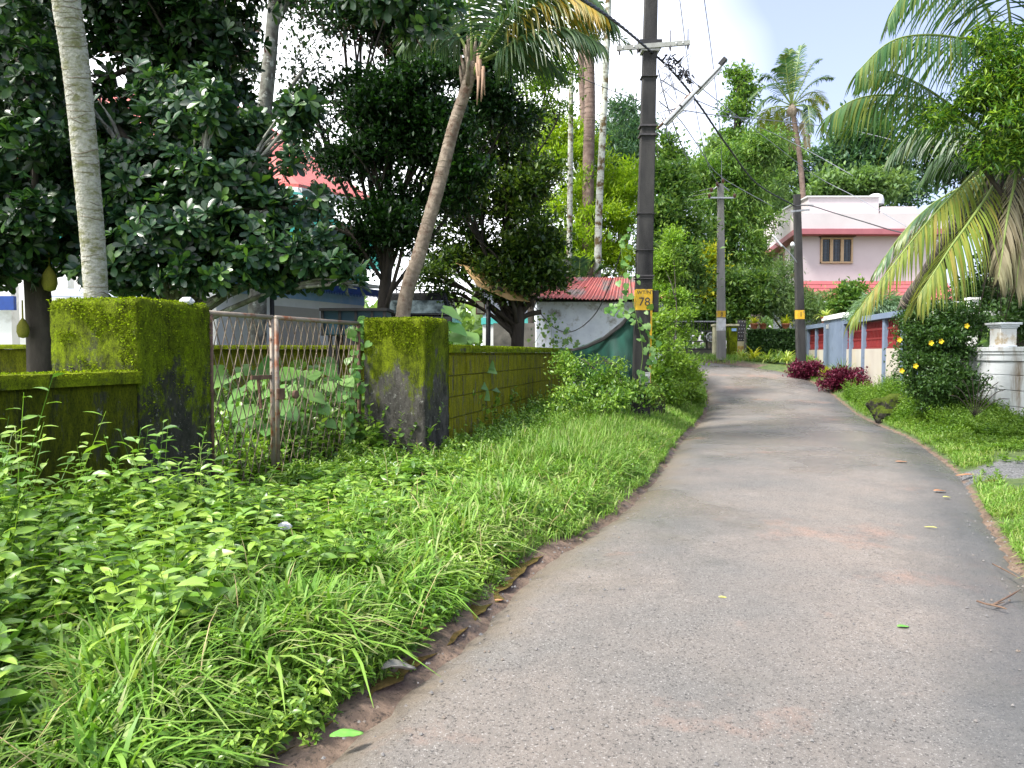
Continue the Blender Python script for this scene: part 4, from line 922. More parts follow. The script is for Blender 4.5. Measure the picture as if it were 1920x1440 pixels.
# upper window
def window3(px0, px1, py0, py1, Y, nm, n_=3):
    x0, x1_ = X(px0, Y), X(px1, Y); z0, z1 = P(0, py1, Y).z, P(0, py0, Y).z; f = MB(); w = (x1_ - x0) / n_; t = .09
    for k in range(n_ + 1): f.box((x0 + w * k + (t / 2 if k == 0 else -t / 2 if k == n_ else 0), Y - .06, (z0 + z1) / 2), (t * (1 if k in (0, n_) else 1.8), .12, z1 - z0))
    f.box(((x0 + x1_) / 2, Y - .065, z1 - t / 2), (x1_ - x0, .13, t)); f.box(((x0 + x1_) / 2, Y - .065, z0 + t / 2), (x1_ - x0, .13, t))
    w_ = f.build('window', M_OAK, e)
    for k in range(n_):
        MB().box((x0 + w * (k + .5), Y - .012, (z0 + z1) / 2), (w - t, .02, z1 - z0 - t)).build('pane', M_GLASS, w_)
    g_ = MB()
    for k in range(n_):
        for j in range(1, 7): g_.box((x0 + w * (k + .5), Y - .04, lerp(z0, z1, j / 7)), (w - t, .015, .02))
        for j in (1, 2): g_.box((x0 + w * (k + j / 3), Y - .042, (z0 + z1) / 2), (.015, .015, z1 - z0 - t))
    g_.build('grille', M_IRON, w_)
    MB().box(((x0 + x1_) / 2, Y - .15, z1 + .06), (x1_ - x0 + .15, .35, .06)).build('sunshade', M_BRW, w_)
window3(1538, 1598, 446, 494, Yp, 'w')
# side wall windows
sdv = Vector((xk - xa, 9, 0)).normalized(); rw = math.atan2(-sdv.x, sdv.y)
for t in (.22, .62):
    c_ = Vector((xa, Yp, 0)) + sdv * 9 * t + Vector((-.03, 0, 0)); w_ = MB().box(c_ + up * Z(478), (.08, 1.5, 1.9), rz=rw).build('window', M_OAK, e)
    MB().box(c_ + up * Z(478) + Vector((-.05, 0, 0)), (.03, 1.2, 1.6), rz=rw).build('pane', M_GLASS, w_)
# lower tiled sun roof in courses
mb = MB(); N = 5
for k in range(N):
    y0_, y1_ = lerp(527, 563, k / N), lerp(527, 563, (k + 1) / N); Ya, Yb = lerp(Yp - .01, Yp - 1.3, k / N), lerp(Yp - .01, Yp - 1.3, (k + 1) / N)
    xa0, xb0 = xa - .2, xb
    mb.slab([(xa0, Ya, P(0, y0_, Ya).z), (xb0, Ya, P(0, y0_, Ya).z), (xb0, Yb, P(0, y1_, Yb).z + .05), (xa0, Yb, P(0, y1_, Yb).z + .05)], (0, 0, -.04))
mb.build('tiled_canopy', M_PROOF, e)
MB().box(((xa + xb) / 2, Yp - 1.3, P(0, 567, Yp - 1.3).z), (xb - xa + .4, .12, .12)).build('canopy_edge', M_WHITE, e)
MB().box(((xa + xb) / 2 - .5, Yp + 1.18, Z(595)), (3.0, .1, 1.4)).build('window', M_SHADE, e)

# ------------------------------------------------------------------ blue-grey wall with red jali panels
M_BLUEW = mat('blue_grey_paint', (.17, .22, .31), (.14, .185, .27), 2.5, .7, .003, 30, dirt=(.10, .12, .14), dscale=3, dpos=(.58, .75))
M_JALI = mat('red_jali', (.22, .018, .018), (.16, .012, .014), 8, .6)
M_JALID = mat('shaded_red_recess', (.03, .004, .005), (.02, .003, .004), 8, .8)  # darkened copy of the lattice red, painting shade in the gaps
M_WPAN = mat('stained_cream_panel', (.48, .45, .39), (.42, .38, .33), 1.5, .85, dirt=(.45, .36, .22), dscale=1.5, dpos=(.52, .75), stretch=(1, 1, .5))
q0, q1 = Vector((gx(1519, 32), 32, 0)), Vector((gx(1700, 20.4), 20.4, 0)); bd = (q1 - q0); BL = bd.length; bd.normalize(); bn = Vector((bd.y, -bd.x, 0))
if bn.x > 0: bn = -bn
rb = math.atan2(bd.y, bd.x)
def tY(px): return (q0 + bd * tpx(px)).y
def tpx(px):                                           # parameter along wall whose column is px
    u = (px - 960) / F; return (u * q0.y - q0.x) / (bd.x - u * bd.y)
e = empty('blue_wall', q0, 'blue grey compound wall with red lattice panels over cream panels', 'wall')
ztop = 2.66; zpt, zpb = 2.50, 1.68
cols = [tpx(p) for p in (1519, 1534.5, 1556, 1600, 1624, 1664, 1699, 1722)]
gt0, gt1 = tpx(1552), tpx(1593)
mb = MB()
for c_ in (cols[0], cols[1], cols[3] - .0, cols[4], cols[5], cols[6], cols[7]):
    p = q0 + bd * c_; z0 = H(p.x, p.y) - .15; mb.box(p + up * ((z0 + ztop) / 2), (.20, .26, ztop - z0), rz=rb)
mb.build('wall_posts', M_BLUEW, e)
p = q0 + bd * ((gt0 + gt1) / 2); z0 = H(p.x, p.y) - .15
MB().box(p + bn * .05 + up * ((z0 + 2.74) / 2), (gt1 - gt0 - .25, .30, 2.74 - z0), rz=rb).build('gate_block', M_BLUEW, e, .01)
MB().box(p + bn * .05 + up * 2.79, (gt1 - gt0 - .1, .42, .09), rz=rb).box(p + up * 2.88, (gt1 - gt0 - .2, .4, .09), rz=rb).build('block_cap', M_WH, e, .01)
MB().box(q0 + bd * (gt0 + .75) + bn * .208 + up * 2.52, (.34, .015, .16), rz=rb).build('name_plate', M_WHITE, e)
BW0, BWd = q0.copy(), bd.copy()
def seg(a, b_):
    mid = q0 + bd * ((a + b_) / 2); l = b_ - a; z0 = H(mid.x, mid.y) - .2
    MB().box(mid + bn * .03 + up * (ztop - .055), (l - .004, .32, .16), rz=rb).build('top_rail', M_BLUEW, e, .008)
    MB().box(mid + up * ((z0 + zpb) / 2), (l - .20, .16, zpb - z0), rz=rb).build('cream_panel', M_WPAN, e)
    j = MB().box(mid + up * ((zpt + zpb) / 2) - bn * .05, (l - .20, .04, zpt - zpb - .004), rz=rb).build('jali_panel', M_JALID, e)
    mb = MB(); rows = 3; rh = (zpt - zpb) / rows
    for r in range(rows):
        zc = zpb + rh * r
        mb.box(mid + bn * .02 + up * (zc + .03), (l - .204, .06, .055), rz=rb)
        k = int((l - .2) / .13)
        for i in range(k):
            x = -(l - .2) / 2 + (i + .5) * (l - .2) / k; sl = .035 if r % 2 else -.035
            a = mid + bd * (x - sl) + up * (zc + .055); b2_ = mid + bd * (x + sl) + up * (zc + rh); mb.bar(a + bn * .015, b2_ + bn * .015, .06, .045)
    mb.box(mid + bn * .02 + up * (zpt - .015), (l - .204, .06, .03), rz=rb); mb.build('lattice', M_JALI, j)
for a, b_ in ((cols[0], cols[1]), (cols[1], gt0 + .1), (gt1 - .3, cols[3]), (cols[3], cols[4]), (cols[4], cols[5]), (cols[5], cols[6]), (cols[6], cols[7])):
    if b_ - a > .35: seg(a, b_)
# ------------------------------------------------------------------ white block wall with pedestal
M_WBLK = mat('stained_white_blocks', (.60, .62, .64), (.52, .55, .58), 1.2, .85, .008, 20, dirt=(.20, .15, .10), dscale=2.4, dpos=(.53, .68), stretch=(1, 1, .22))
w0_, w1_ = Vector((9.42, 7.5, 0)), Vector((9.22, 16.3, 0)); wd_ = (w1_ - w0_).normalized(); WL = (w1_ - w0_).length; wn_ = Vector((-wd_.y, wd_.x, 0)); rw_ = math.atan2(wd_.y, wd_.x)
e = empty('white_block_wall', w1_, 'stained white rendered block wall at the right edge with a pedestal on top', 'wall')
mb = MB(); zs = [-.1, .22, .56, .86, 1.14, 1.40]
for r in range(5):
    x = -.3 * (r % 2)
    while x < WL:
        a, b_ = max(0, x), min(WL, x + 1.25); off = RND.uniform(-.004, .004)
        mb.box(w0_ + wd_ * ((a + b_) / 2) + wn_ * (-.1 + off) + up * ((zs[r] + zs[r + 1]) / 2), (b_ - a - .006, .2, zs[r + 1] - zs[r] - .012), rz=rw_); x += 1.25
mb.box(w0_ + wd_ * WL / 2 + wn_ * -.11 + up * .65, (WL - .03, .16, 1.5), rz=rw_)
mb.build('wall_body', M_WBLK, e, .006)
mb = MB(); c_ = w0_ + wd_ * WL / 2 + wn_ * -.09
for (za, zb, dpt) in ((1.402, 1.52, .235), (1.522, 1.58, .27), (1.582, 1.665, .31)): mb.box(c_ + up * ((za + zb) / 2), (WL + dpt - .2, dpt, zb - za), rz=rw_)
mb.build('coping', M_WBLK, e, .008)
pc = w0_ + wd_ * ((14.9 - 7.5)) + wn_ * -.09; pc.x = gx(1879, 14.9)
mb = MB(); mb.box(pc + up * 1.85, (.32, .32, .34), rz=rw_); mb.build('pedestal', mat('stained_white_pedestal', (.62, .62, .60), (.54, .54, .52), 1.5, .85, dirt=(.32, .24, .13), dscale=3.5, dpos=(.54, .68)), e, .01)
mb = MB()
for za, zb, dpt in ((1.667, 1.70, .36), (2.022, 2.05, .36), (2.052, 2.09, .41), (2.092, 2.135, .48)): mb.box(pc + up * ((za + zb) / 2), (dpt, dpt * .9, zb - za), rz=rw_)
mb.build('pedestal_mouldings', M_WBLK, e, .008)
q = P(1823, 575, 17.5); mb = MB(); mb.box((q.x, 17.5, 1.35), (.17, .17, 2.8)); mb.box((q.x, 17.5, 2.78), (.24, .24, .05)); mb.box((q.x - .2, 17.5, P(0, 588, 17.5).z), (1.5, .3, .10)); e = mb.build('garden_post', M_WH); tag(e, 'white garden post behind the flowering bush under the big palm', 'post')
q = P(1757, 612, 17.6)

# ------------------------------------------------------------------ far gate, gateposts, ivy wall, pots
M_CREAM = mat('cream_gatepost', (.60, .55, .36), (.50, .46, .30), 3, .8, dirt=(.18, .17, .12), dscale=2)
zr = 1.2
e = empty('ornamental_gate', (gx(1330, 34.5), 34.5, zr), 'black iron gate with white ring ornaments behind the pale pole', 'gate')
x0, x1_ = gx(1262, 34.5), gx(1343, 34.5); zt_, zl = P(0, 604, 34.5).z, P(0, 655, 34.5).z
mb = MB(); 
for z in (zt_, P(0, 621, 34.5).z, P(0, 640, 34.5).z, zl): mb.bar((x0, 34.5, z), (x1_, 34.5, z), .05)
for k in range(15): x = lerp(x0, x1_, k / 14); mb.bar((x, 34.5, zl), (x, 34.5, zt_), .022)
mb.build('iron_frame', M_IRON, e)
MB().bar((x0, 34.44, zt_ + .03), (x1_, 34.44, zt_ + .03), .05).build('top_rail', M_STEEL, e)
for px in (1288, 1333):
    mb = MB(); c_ = P(px, 632, 34.4); K = 24; mb.tube([c_ + Vector((math.cos(a) * .2, 0, math.sin(a) * .2)) for a in [2 * math.pi * k / K for k in range(K + 1)]], .022, 6, cap=False)
    for k in range(4): a = k * math.pi / 4; v = Vector((math.cos(a) * .19, 0, math.sin(a) * .19)); mb.bar(c_ - v, c_ + v, .02)
    mb.build('ring_ornament', M_WHITE, e)
q = MB().box((gx(1310, 35), 35.2, (zr + P(0, 655, 35).z) / 2 - .1), (4.0, .2, P(0, 655, 35).z - zr + .3)).build('low_wall', M_CMP); tag(q, 'low grey wall below the ornamental gate at the bend', 'wall')
for px, lab in ((1345, 'cream gatepost left of the pale pole, ferns on its head'), (1372, 'mossy cream gatepost right of the pale pole with a small plate')):
    e = empty('gatepost', G(px, 33.2), lab, 'gatepost', 'cream gateposts at the bend'); p = G(px, 33.2); zt_ = P(0, 612, 33.2).z
    MB().box(p + up * ((zt_ - p.z) / 2 - .05), (.38, .38, zt_ - p.z + .1)).build('shaft', M_CREAM if px < 1360 else M_PIL2, e, .01)
    MB().box((p.x, 33.2, zt_ + .05), (.48, .48, .09)).build('cap', M_CREAM, e, .01)
    if px > 1360: MB().box((p.x + .02, 33.0, zt_ - .15), (.2, .02, .12)).build('small_plate', M_LBLUE, e)
e = empty('panel_gate', G(1392, 33), 'narrow dark studded gate panel beside the ivy wall, yellow slats below', 'gate')
x0, x1_ = gx(1382, 33), gx(1398, 33); za, zb, zc2 = P(0, 600, 33).z, P(0, 640, 33).z, P(0, 668, 33).z
MB().prism([(x0, 33), (x1_, 33), (x1_, 33.06), (x0, 33.06)], zb, za).build('dark_panel', M_IRON, e)
mb = MB()
for r in range(6):
    for k in range(3): mb.box((lerp(x0, x1_, (k + .5 + .3 * (r % 2)) / 3.5), 32.99, lerp(zb, za, (r + .5) / 6)), (.03, .02, .03))
mb.build('studs', M_WHITE, e)
MB().prism([(x0, 33), (x1_, 33), (x1_, 33.06), (x0, 33.06)], zc2 - .1, zb - .003).build('yellow_panel', M_CREAM, e)
mb = MB()
for k in range(6): mb.bar((lerp(x0, x1_, (k + .5) / 6), 32.97, zc2), (lerp(x0, x1_, (k + .5) / 6), 32.97, zb - .2), .03)
mb.build('yellow_slats', M_YEL, e)
e = empty('ivy_wall', (gx(1447, 32), 32.4, zr), 'garden wall entirely clad in dark clipped creeper, plants along its top', 'hedge')
x0, x1_ = gx(1401, 32), gx(1500, 32); zt_ = P(0, 616, 32).z
MB().prism([(x0, 32.1), (x1_, 32.1), (x1_, 32.5), (x0, 32.5)], .9, zt_ - .05).build('wall_core', M_CMP, e)
k = 9000; pos = np.column_stack([NR.uniform(x0, x1_, k), np.full(k, 32.05) + NR.normal(0, .04, k), NR.uniform(zr - .1, zt_, k)]); d = NR.normal(0, .4, (k, 3)) + [0, -.5, -.6]
V, Fc = scat(diaT(.8), pos, frames(d), .11 * NR.uniform(.6, 1.3, k)); link('creeper', fast_mesh('creeper', V, Fc), G_BUSHD, e)
_q0, _bd = BW0, BWd
def tY(px):
    u = (px - 960) / F; return (_q0 + _bd * ((u * _q0.y - _q0.x) / (_bd.x - u * _bd.y))).y
M_TERR = mat('terracotta', (.40, .15, .08), (.34, .12, .06), 4, .8)
def strappy(parent, c, n_, L, w, m_, seed, name='leaves', el=(.3, 1.3), hang=.5):
    rr = random.Random(seed); mb = MB()
    for i in range(n_):
        az = i * 2.4; v = rr.uniform(*el); d = Vector((math.cos(az) * math.cos(v), math.sin(az) * math.cos(v), math.sin(v))); p = Vector(c); row = []
        S = Vector((-math.sin(az), math.cos(az), 0)); l = L * rr.uniform(.7, 1.15)
        for s in range(6):
            ww = w * (.5, .9, 1, .8, .5, .05)[s] / 2; row += [p - S * ww, p + S * ww]; p = p + d * l / 5; d = (d + Vector((0, 0, -hang * (.3 + .3 * s)))).normalized()
        mb.add(row, [(2 * s, 2 * s + 1, 2 * s + 3, 2 * s + 2) for s in range(5)])
    return mb.build(name, m_, parent)
for k, (px, lab) in enumerate(((1413, 'yellow potted plant at the left end of the ivy wall top'), (1430, 'terracotta pot with thin grey green leaves on the ivy wall'), (1472, 'spiky yellow green potted plant near the dark pole on the ivy wall'), (1545, 'potted spiky plant above the left end of the blue wall'))):
    Y_ = 32.3 if px < 1500 else tY(px); zt2 = zt_ - .05 if px < 1500 else 2.665
    c_ = Vector((gx(px, Y_), Y_, zt2)); e = empty('potted_plant', c_, lab, 'potted plant', 'potted plants on the far walls')
    MB().lathe(c_, [(.10, 0), (.15, .22), (.17, .22), (.17, .27), (.14, .27), (.13, .22)], 12).build('pot', M_TERR, e)
    strappy(e, c_ + up * .22, 26, .55, .07, [G_CROT, G_MID, G_CROT, G_VARI][k], k + 3, 'foliage')
for k, (px, Y_, lab) in enumerate(((1390, 30.9, 'variegated spider plant leftmost in the roadside row under the ivy wall'), (1412, 30.4, 'yellow variegated tuft second in the row under the ivy wall'), (1437, 29.9, 'variegated spider plant in the middle of the row under the ivy wall'), (1456, 29.5, 'low variegated tuft between two larger ones under the ivy wall'), (1475, 29.0, 'largest cream striped spider plant, next to the dark pole'))):
    c_ = G(px, Y_); e = empty('spider_plant', c_, lab, 'spider plant', 'variegated plants along the far kerb')
    strappy(e, c_ + up * .05, 46, .62 + .12 * (k % 2) + (.15 if k == 4 else 0), .055, [G_VARI, G_CROT, G_VARI, G_MID, G_VARI][k], k + 30)

# ------------------------------------------------------------------ palms
M_PALMB = mat('pale_lichen_palm_bark', (.30, .29, .25), (.46, .45, .41), 14, .95, .03, 40, stretch=(1, 1, 2.2), dirt=(.20, .20, .11), dscale=7, dpos=(.48, .62), spec=.1)
M_LEANB = mat('ringed_palm_bark', (.13, .10, .075), (.27, .22, .17), 8, .9, .02, 26, dirt=(.10, .06, .04), dscale=5, dpos=(.54, .66))
M_BRPALM = mat('brown_palm_bark', (.13, .085, .07), (.22, .16, .13), 5, .9, .02, 20)
M_ARECA = mat('spotted_areca_bark', (.36, .38, .32), (.50, .52, .45), 5, .85, 0, 20, dirt=(.10, .07, .025), dscale=4, dpos=(.48, .60))
M_DKBARK = mat('fibrous_dark_bark', (.03, .025, .022), (.09, .075, .06), 10, .95, .03, 20, stretch=(1, 1, .4))
M_RING = mat('bark_ring_scar', (.13, .11, .08), (.20, .17, .12), 9, .95)
def ringed(e, pts, r0, r1, m_, sp=.09, n=16, amp=.05):
    L = sum((Vector(pts[i + 1]) - Vector(pts[i])).length for i in range(len(pts) - 1)); K = int(L / .03); q = spline(pts, K)
    per = max(2, int(sp / .03)); rad = []
    for i in range(K + 1):
        ph = (i + 2 * mnoise.noise(Vector((i * .13, 0, 5)))) % per / per
        rad.append(lerp(r0, r1, i / K) * (1 + amp * (1 - ph) - (amp * 1.4 if ph < .25 else 0) + .025 * mnoise.noise(Vector((i * .2, 1, 1)))))
    mb = MB(); mb.tube(q, rad, n); d = 0; i = 2
    while i < K - 1:
        t_ = (q[i + 1] - q[i - 1]).normalized(); a_ = t_.orthogonal().normalized(); b_ = t_.cross(a_); w_ = RND.uniform(.0025, .007) * r0 / .13; s0 = RND.uniform(0, 6.28); ext = RND.uniform(1.6, 5.5); tl = RND.uniform(-.03, .03)
        pts_ = [q[i] + (a_ * math.cos(s0 + ext * k / 12) + b_ * math.sin(s0 + ext * k / 12)) * (rad[i] * 1.0) + t_ * (tl * math.sin(k * .5) + RND.uniform(-.004, .004)) for k in range(13)]
        mb.tube(pts_, [w_ * (.2 + math.sin(k / 12 * 3.14)) for k in range(13)], 4, 1); i += max(2, int(sp / .03 * RND.uniform(.6, 1.3)))
    return mb.build('trunk', [m_, M_RING], e)
# near pale palm
c_ = [G(185, 8.9) - up * .1, P(180, 555, 8.8), P(163, 330, 8.5), P(143, 130, 8.2), P(120, -30, 7.9), P(100, -260, 7.7)]
e = empty('palm_tree', c_[0], 'palm with a pale lichen covered trunk rising behind the nearest mossy pillar', 'palm tree'); ringed(e, c_, .125, .135, M_PALMB, .07, 20, .03)
for k in range(7):
    az = k * 2.4; d = Vector((math.cos(az), math.sin(az), .7)); t = c_[-1]
    frond('frond', [t, t + d * 1.0 + up * .3, t + d * 1.9 + up * .2, t + d * 2.5 - up * .5], 26, .6, .25, .04, [M_RACH, G_PALM], e, seed=k)
# leaning coconut palm
Yl = 12.5
c_ = [G(748, Yl) - up * .1, P(756, 590, Yl), P(788, 470, Yl), P(822, 350, Yl), P(850, 240, Yl), P(876, 160, Yl), P(888, 118, Yl)]
e = empty('palm_tree', c_[0], 'coconut palm leaning right behind the grey pillar, old ringed trunk', 'palm tree'); ringed(e, c_, .125, .085, M_LEANB, .13, 18, .05)
mb = MB()
for k in range(15):                                    # leaf bases and fibre around the top
    a = k * 2.4; t = k / 15; p = lerp(P(874, 160, Yl), P(893, 90, Yl), t); r = .09 + .04 * math.sin(k)
    d = Vector((math.cos(a) * .22, math.sin(a) * .22, 1)).normalized(); s = p + Vector((math.cos(a) * r * .6, math.sin(a) * r * .6, -.1))
    mb.tube([s, s + d * .28, s + d * .42], [.04, .03, .012], 6)
mb.build('leaf_bases', M_LEANB, e)
mb = MB(); 
for k in range(9): p = P(898 + RND.uniform(-8, 8), 95 + k * 6, Yl - .15); mb.tube([p, p + Vector((RND.uniform(-.04, .04), 0, -.45))], [.03, .008], 5)
mb.build('dry_sheaths', mat('pale_dry_sheath', (.34, .22, .15), (.26, .17, .12), 9, .8), e)
FR_L = [
 ([(884, 150, Yl), (905, 100, 12.3), (945, 40, 12), (985, -10, 11.8), (1030, -45, 11.6)], G_PALM, 1.0, .5),
 ([(900, 100, Yl), (950, 55, 12.2), (1010, 10, 12), (1070, -5, 11.8), (1125, 20, 11.6)], G_PALMO, .95, .6),
 ([(905, 85, Yl), (965, 30, 12.5), (1040, -15, 12.6), (1100, -10, 12.6), (1150, 40, 12.6)], G_PALM, 1.0, .6),
 ([(905, 112, Yl), (935, 98, 12.2), (985, 66, 12), (1060, 52, 11.8), (1125, 80, 11.7)], G_PALM, .95, .6),
 ([(900, 118, Yl), (930, 105, 12.6), (970, 92, 12.8), (1010, 100, 13), (1055, 140, 13)], G_PALM, .7, .6),
 ([(884, 130, Yl), (884, 60, 12.3), (876, -20, 12.2), (855, -110, 12.1), (820, -150, 12)], G_PALM, .9, .3),
 ([(888, 120, Yl), (893, 50, 12.6), (884, -30, 12.8), (880, -120, 13), (900, -200, 13)], G_PALM, .9, .3),
 ([(895, 110, Yl), (912, 60, 12.4), (925, -10, 12.2), (950, -100, 12), (1000, -170, 12)], G_PALM, .9, .4),
 ([(882, 110, Yl), (862, 70, 12.5), (830, 40, 12.6), (800, 40, 12.8), (760, 80, 13)], G_PALM, .8, .5),
 ([(898, 95, Yl), (935, 20, 12.5), (985, -60, 12.7), (1050, -110, 13), (1130, -90, 13)], G_PALM, .95, .5)]
for k, (c_, m_, l_, hg) in enumerate(FR_L): frond('frond', [P(*q) for q in c_], 66, l_ * 1.05, hg * .9, .030, [M_RACH, m_], e, seed=k + 50, r=.028, t0=.24, drop=.55, spread=.6)
# areca palms and brown trunks
def slim(pxs, Y, r, m_, lab, nf=7, L=1.6, group='slim bare trunked palms in the middle', rings=.18, fr=True):
    c_ = [P(*p, Y) for p in pxs]; g = G(pxs[0][0], Y); c_[0] = g - up * .1
    e = empty('palm_tree', g, lab, 'palm tree', group); ringed(e, c_, r, r * .75, m_, rings, 12, .02); t = c_[-1]
    if fr:
        for k in range(nf):
            az = k * 2.4; v = .3 + .9 * k / nf; d = Vector((math.cos(az) * math.cos(v), math.sin(az) * math.cos(v), math.sin(v))) * L
            frond('frond', [t, t + d * .5, t + d * .9 + up * -.1 * L, t + d * 1.1 - up * .35 * L], 24, .6 * L / 1.6, .35, .05, [M_RACH, G_PALM], e, seed=k + 70, r=.02)
    return e
slim([(1066, 620), (1068, 430), (1070, 250), (1072, 90)], 27.6, .11, M_ARECA, 'slim white blotched palm trunk left of the brown coconut trunks', L=2.0, nf=6)
slim([(1118, 620), (1122, 430), (1130, 250), (1137, 100), (1143, -60)], 27, .135, M_ARECA, 'slim pale palm trunk with orange lichen just left of pole 78', L=2.4)
slim([(1102, 620), (1103, 330), (1106, 200), (1103, 80), (1093, -70)], 30, .24, M_BRPALM, 'thick brown coconut trunk between the two slim pale palms', nf=10, L=3.6, rings=.3)
slim([(1088, 620), (1094, 250), (1090, 120), (1086, -60)], 33, .19, M_BRPALM, 'paler brown coconut trunk standing close behind the thick one', nf=8, L=3.4, rings=.3)
# fan of young palm over the shed
e = empty('young_palm', G(1080, 27), 'young green fan of palm leaves rising behind the shed roof', 'palm'); t = P(1085, 545, 27)
MB().tube([G(1080, 27), t], .1, 8).build('stem', M_STALK, e)
for k in range(9):
    a = -1.3 + k * .33; d = Vector((math.sin(a) * 1.3, -.1, math.cos(a))); frond('frond', [t, t + d * .5, t + d * .9, t + d * 1.15 - up * .1], 16, .55, .1, .09, [M_RACH, G_PALM], e, seed=k + 90, r=.02, t0=.25)
# far coconut palm
t = P(1485, 200, 50); g = G(1512, 50)
e = empty('palm_tree', g, 'lone tall coconut palm against the sky above the pink house', 'palm tree')
ringed(e, [g, P(1508, 420, 50), P(1500, 300, 50), P(1488, 220, 50), t], .19, .13, M_BRPALM, .3, 12, .03)
SPECS = [(-82, -10, -32, -38, G_PALM), (-60, -50, -30, -45, G_PALM), (-6, -105, -2, -60, G_PALMG), (18, -112, 8, -62, G_PALMG), (50, -85, 25, -52, G_PALM), (75, -52, 30, -35, G_PALM), (68, 5, 35, -25, G_PALMY), (70, 70, 42, 5, G_PALMY), (35, 50, 28, 0, G_PALM),
         (-62, 60, -42, 5, G_PALMY), (-25, 85, -22, 20, G_PALMY), (-40, 72, -30, 12, G_PALMY), (0, 80, -3, 28, G_DEAD), (-72, 25, -40, -15, G_PALM), (-15, -95, -8, -50, G_PALMG), (55, 30, 32, -12, G_PALMY), (30, 78, 20, 15, G_DEAD), (-30, -70, -14, -50, G_PALM), (10, -80, 4, -45, G_PALMG)]
for k, (dx, dy, mx_, my, m_) in enumerate(SPECS):
    yy = 50 + RND.uniform(-2.2, 2.2); c0 = P(1485, 198, 50); c1 = P(1485 + mx_, 198 + my, lerp(50, yy, .5)); c2 = P(1485 + dx, 198 + dy, yy); cm = lerp(c1, c2, .55) + up * .25
    frond('frond', [c0, c1, cm, c2], 46, .85, .45, .06, [M_RACH, m_], e, seed=k + 120, r=.045, t0=.14, drop=.06, spread=.8)
MB().lathe(P(1485, 208, 50), [(.05, -.4), (.3, -.25), (.35, 0), (.2, .3), (.05, .5)], 10).build('crown_heart', M_LEANB, e)
# large palm at the right
c_ = [G(1680, 23.2), P(1700, 590, 22.5), P(1738, 525, 21), P(1782, 455, 18.6), P(1830, 375, 15.6), P(1868, 300, 13.2), P(1884, 250, 13)]
e = empty('palm_tree', c_[0], 'big coconut palm at right with fibrous dark trunk leaning over the blue wall', 'palm tree'); ringed(e, c_, .30, .20, M_DKBARK, .15, 16, .04)
PR = [
 ([(1880, 262, 13), (1846, 96, 12.2), (1790, 70, 12), (1715, 66, 11.8), (1660, 84, 11.6), (1604, 138, 11.4)], G_PALMG, .95, .95, 80),
 ([(1875, 262, 13), (1800, 210, 12.5), (1740, 168, 12.3), (1690, 142, 12.2), (1650, 134, 12.1), (1606, 160, 12)], G_PALMG, .60, .9, 66),
 ([(1875, 270, 13), (1800, 216, 12.8), (1730, 186, 12.6), (1655, 178, 12.4), (1600, 188, 12.3), (1552, 218, 12.2)], G_PALMG, .95, .95, 80),
 ([(1882, 250, 13), (1860, 40, 12.4), (1800, -20, 12.2), (1740, -30, 12), (1690, -5, 11.9), (1665, 40, 11.8)], G_PALMG, .8, .85, 64),
 ([(1884, 250, 13), (1895, 60, 12), (1870, -60, 11.6), (1810, -120, 11.3), (1740, -100, 11)], G_PALM, .9, .8, 60),
 ([(1880, 270, 13), (1830, 235, 13.4), (1770, 225, 13.8), (1715, 245, 14), (1670, 290, 14.2)], G_PALM, .85, .9, 60),
 ([(1885, 272, 13), (1850, 300, 12.6), (1800, 352, 12.2), (1740, 415, 12), (1672, 500, 11.8), (1596, 600, 11.6)], G_PALMY, .85, .9, 90),
 ([(1890, 272, 13), (1862, 310, 13.2), (1812, 345, 13.3), (1745, 385, 13.4), (1690, 440, 13.5), (1640, 510, 13.5)], G_PALMG, .75, .8, 70),
 ([(1895, 275, 12.6), (1868, 340, 12), (1820, 412, 11.6), (1785, 460, 11.4), (1752, 510, 11.2), (1722, 555, 11.1)], G_PALMY, 1.0, .9, 74),
 ([(1895, 270, 12.6), (1905, 320, 11.8), (1890, 400, 11.4), (1880, 470, 11.3), (1872, 520, 11.2)], G_DEAD, .8, 1.6, 60),
 ([(1900, 268, 12.6), (1935, 300, 11.8), (1930, 380, 11.5), (1915, 460, 11.4), (1905, 540, 11.3)], G_DEAD, .8, 1.6, 60),
 ([(1885, 262, 13), (1940, 180, 12), (2000, 160, 11.5), (2060, 220, 11), (2090, 300, 11)], G_PALM, .9, .8, 50),
 ([(1885, 262, 13), (1920, 160, 13.5), (1960, 60, 14), (2020, 40, 14.5), (2080, 100, 15)], G_PALM, .9, .6, 50),
 ([(1880, 275, 13), (1850, 262, 13.5), (1800, 262, 14.2), (1760, 290, 14.6), (1730, 335, 15)], G_BUSHD, .8, .9, 60)]
for k, (c_, m_, l_, hg, nl) in enumerate(PR): frond('frond', [P(*q) for q in c_], int(nl * .85), l_ * 1.15, hg * .55, .034, [M_RACH, m_], e, seed=k + 200, r=.03, t0=.2, spread=.5, drop=.75 if k not in (6, 7, 8) else .5)
mb = MB()
for k in range(80):
    a = P(RND.uniform(1855, 1925), RND.uniform(290, 380), 12.9 + RND.uniform(-.3, .6)); mb.tube([a, a + Vector((RND.uniform(-.2, .15), 0, -1.0)), a + Vector((RND.uniform(-.3, .2), 0, -2.0 * RND.uniform(.5, 1)))], [.02, .016, .006], 4)
mb.build('hanging_dead_leaves', M_DKBARK, e)
MB().lathe(P(1884, 262, 13), [(.05, -.6), (.3, -.35), (.38, 0), (.28, .3), (.05, .5)], 10).build('crown_heart', M_DKBARK, e)

# ------------------------------------------------------------------ trees
B = blob
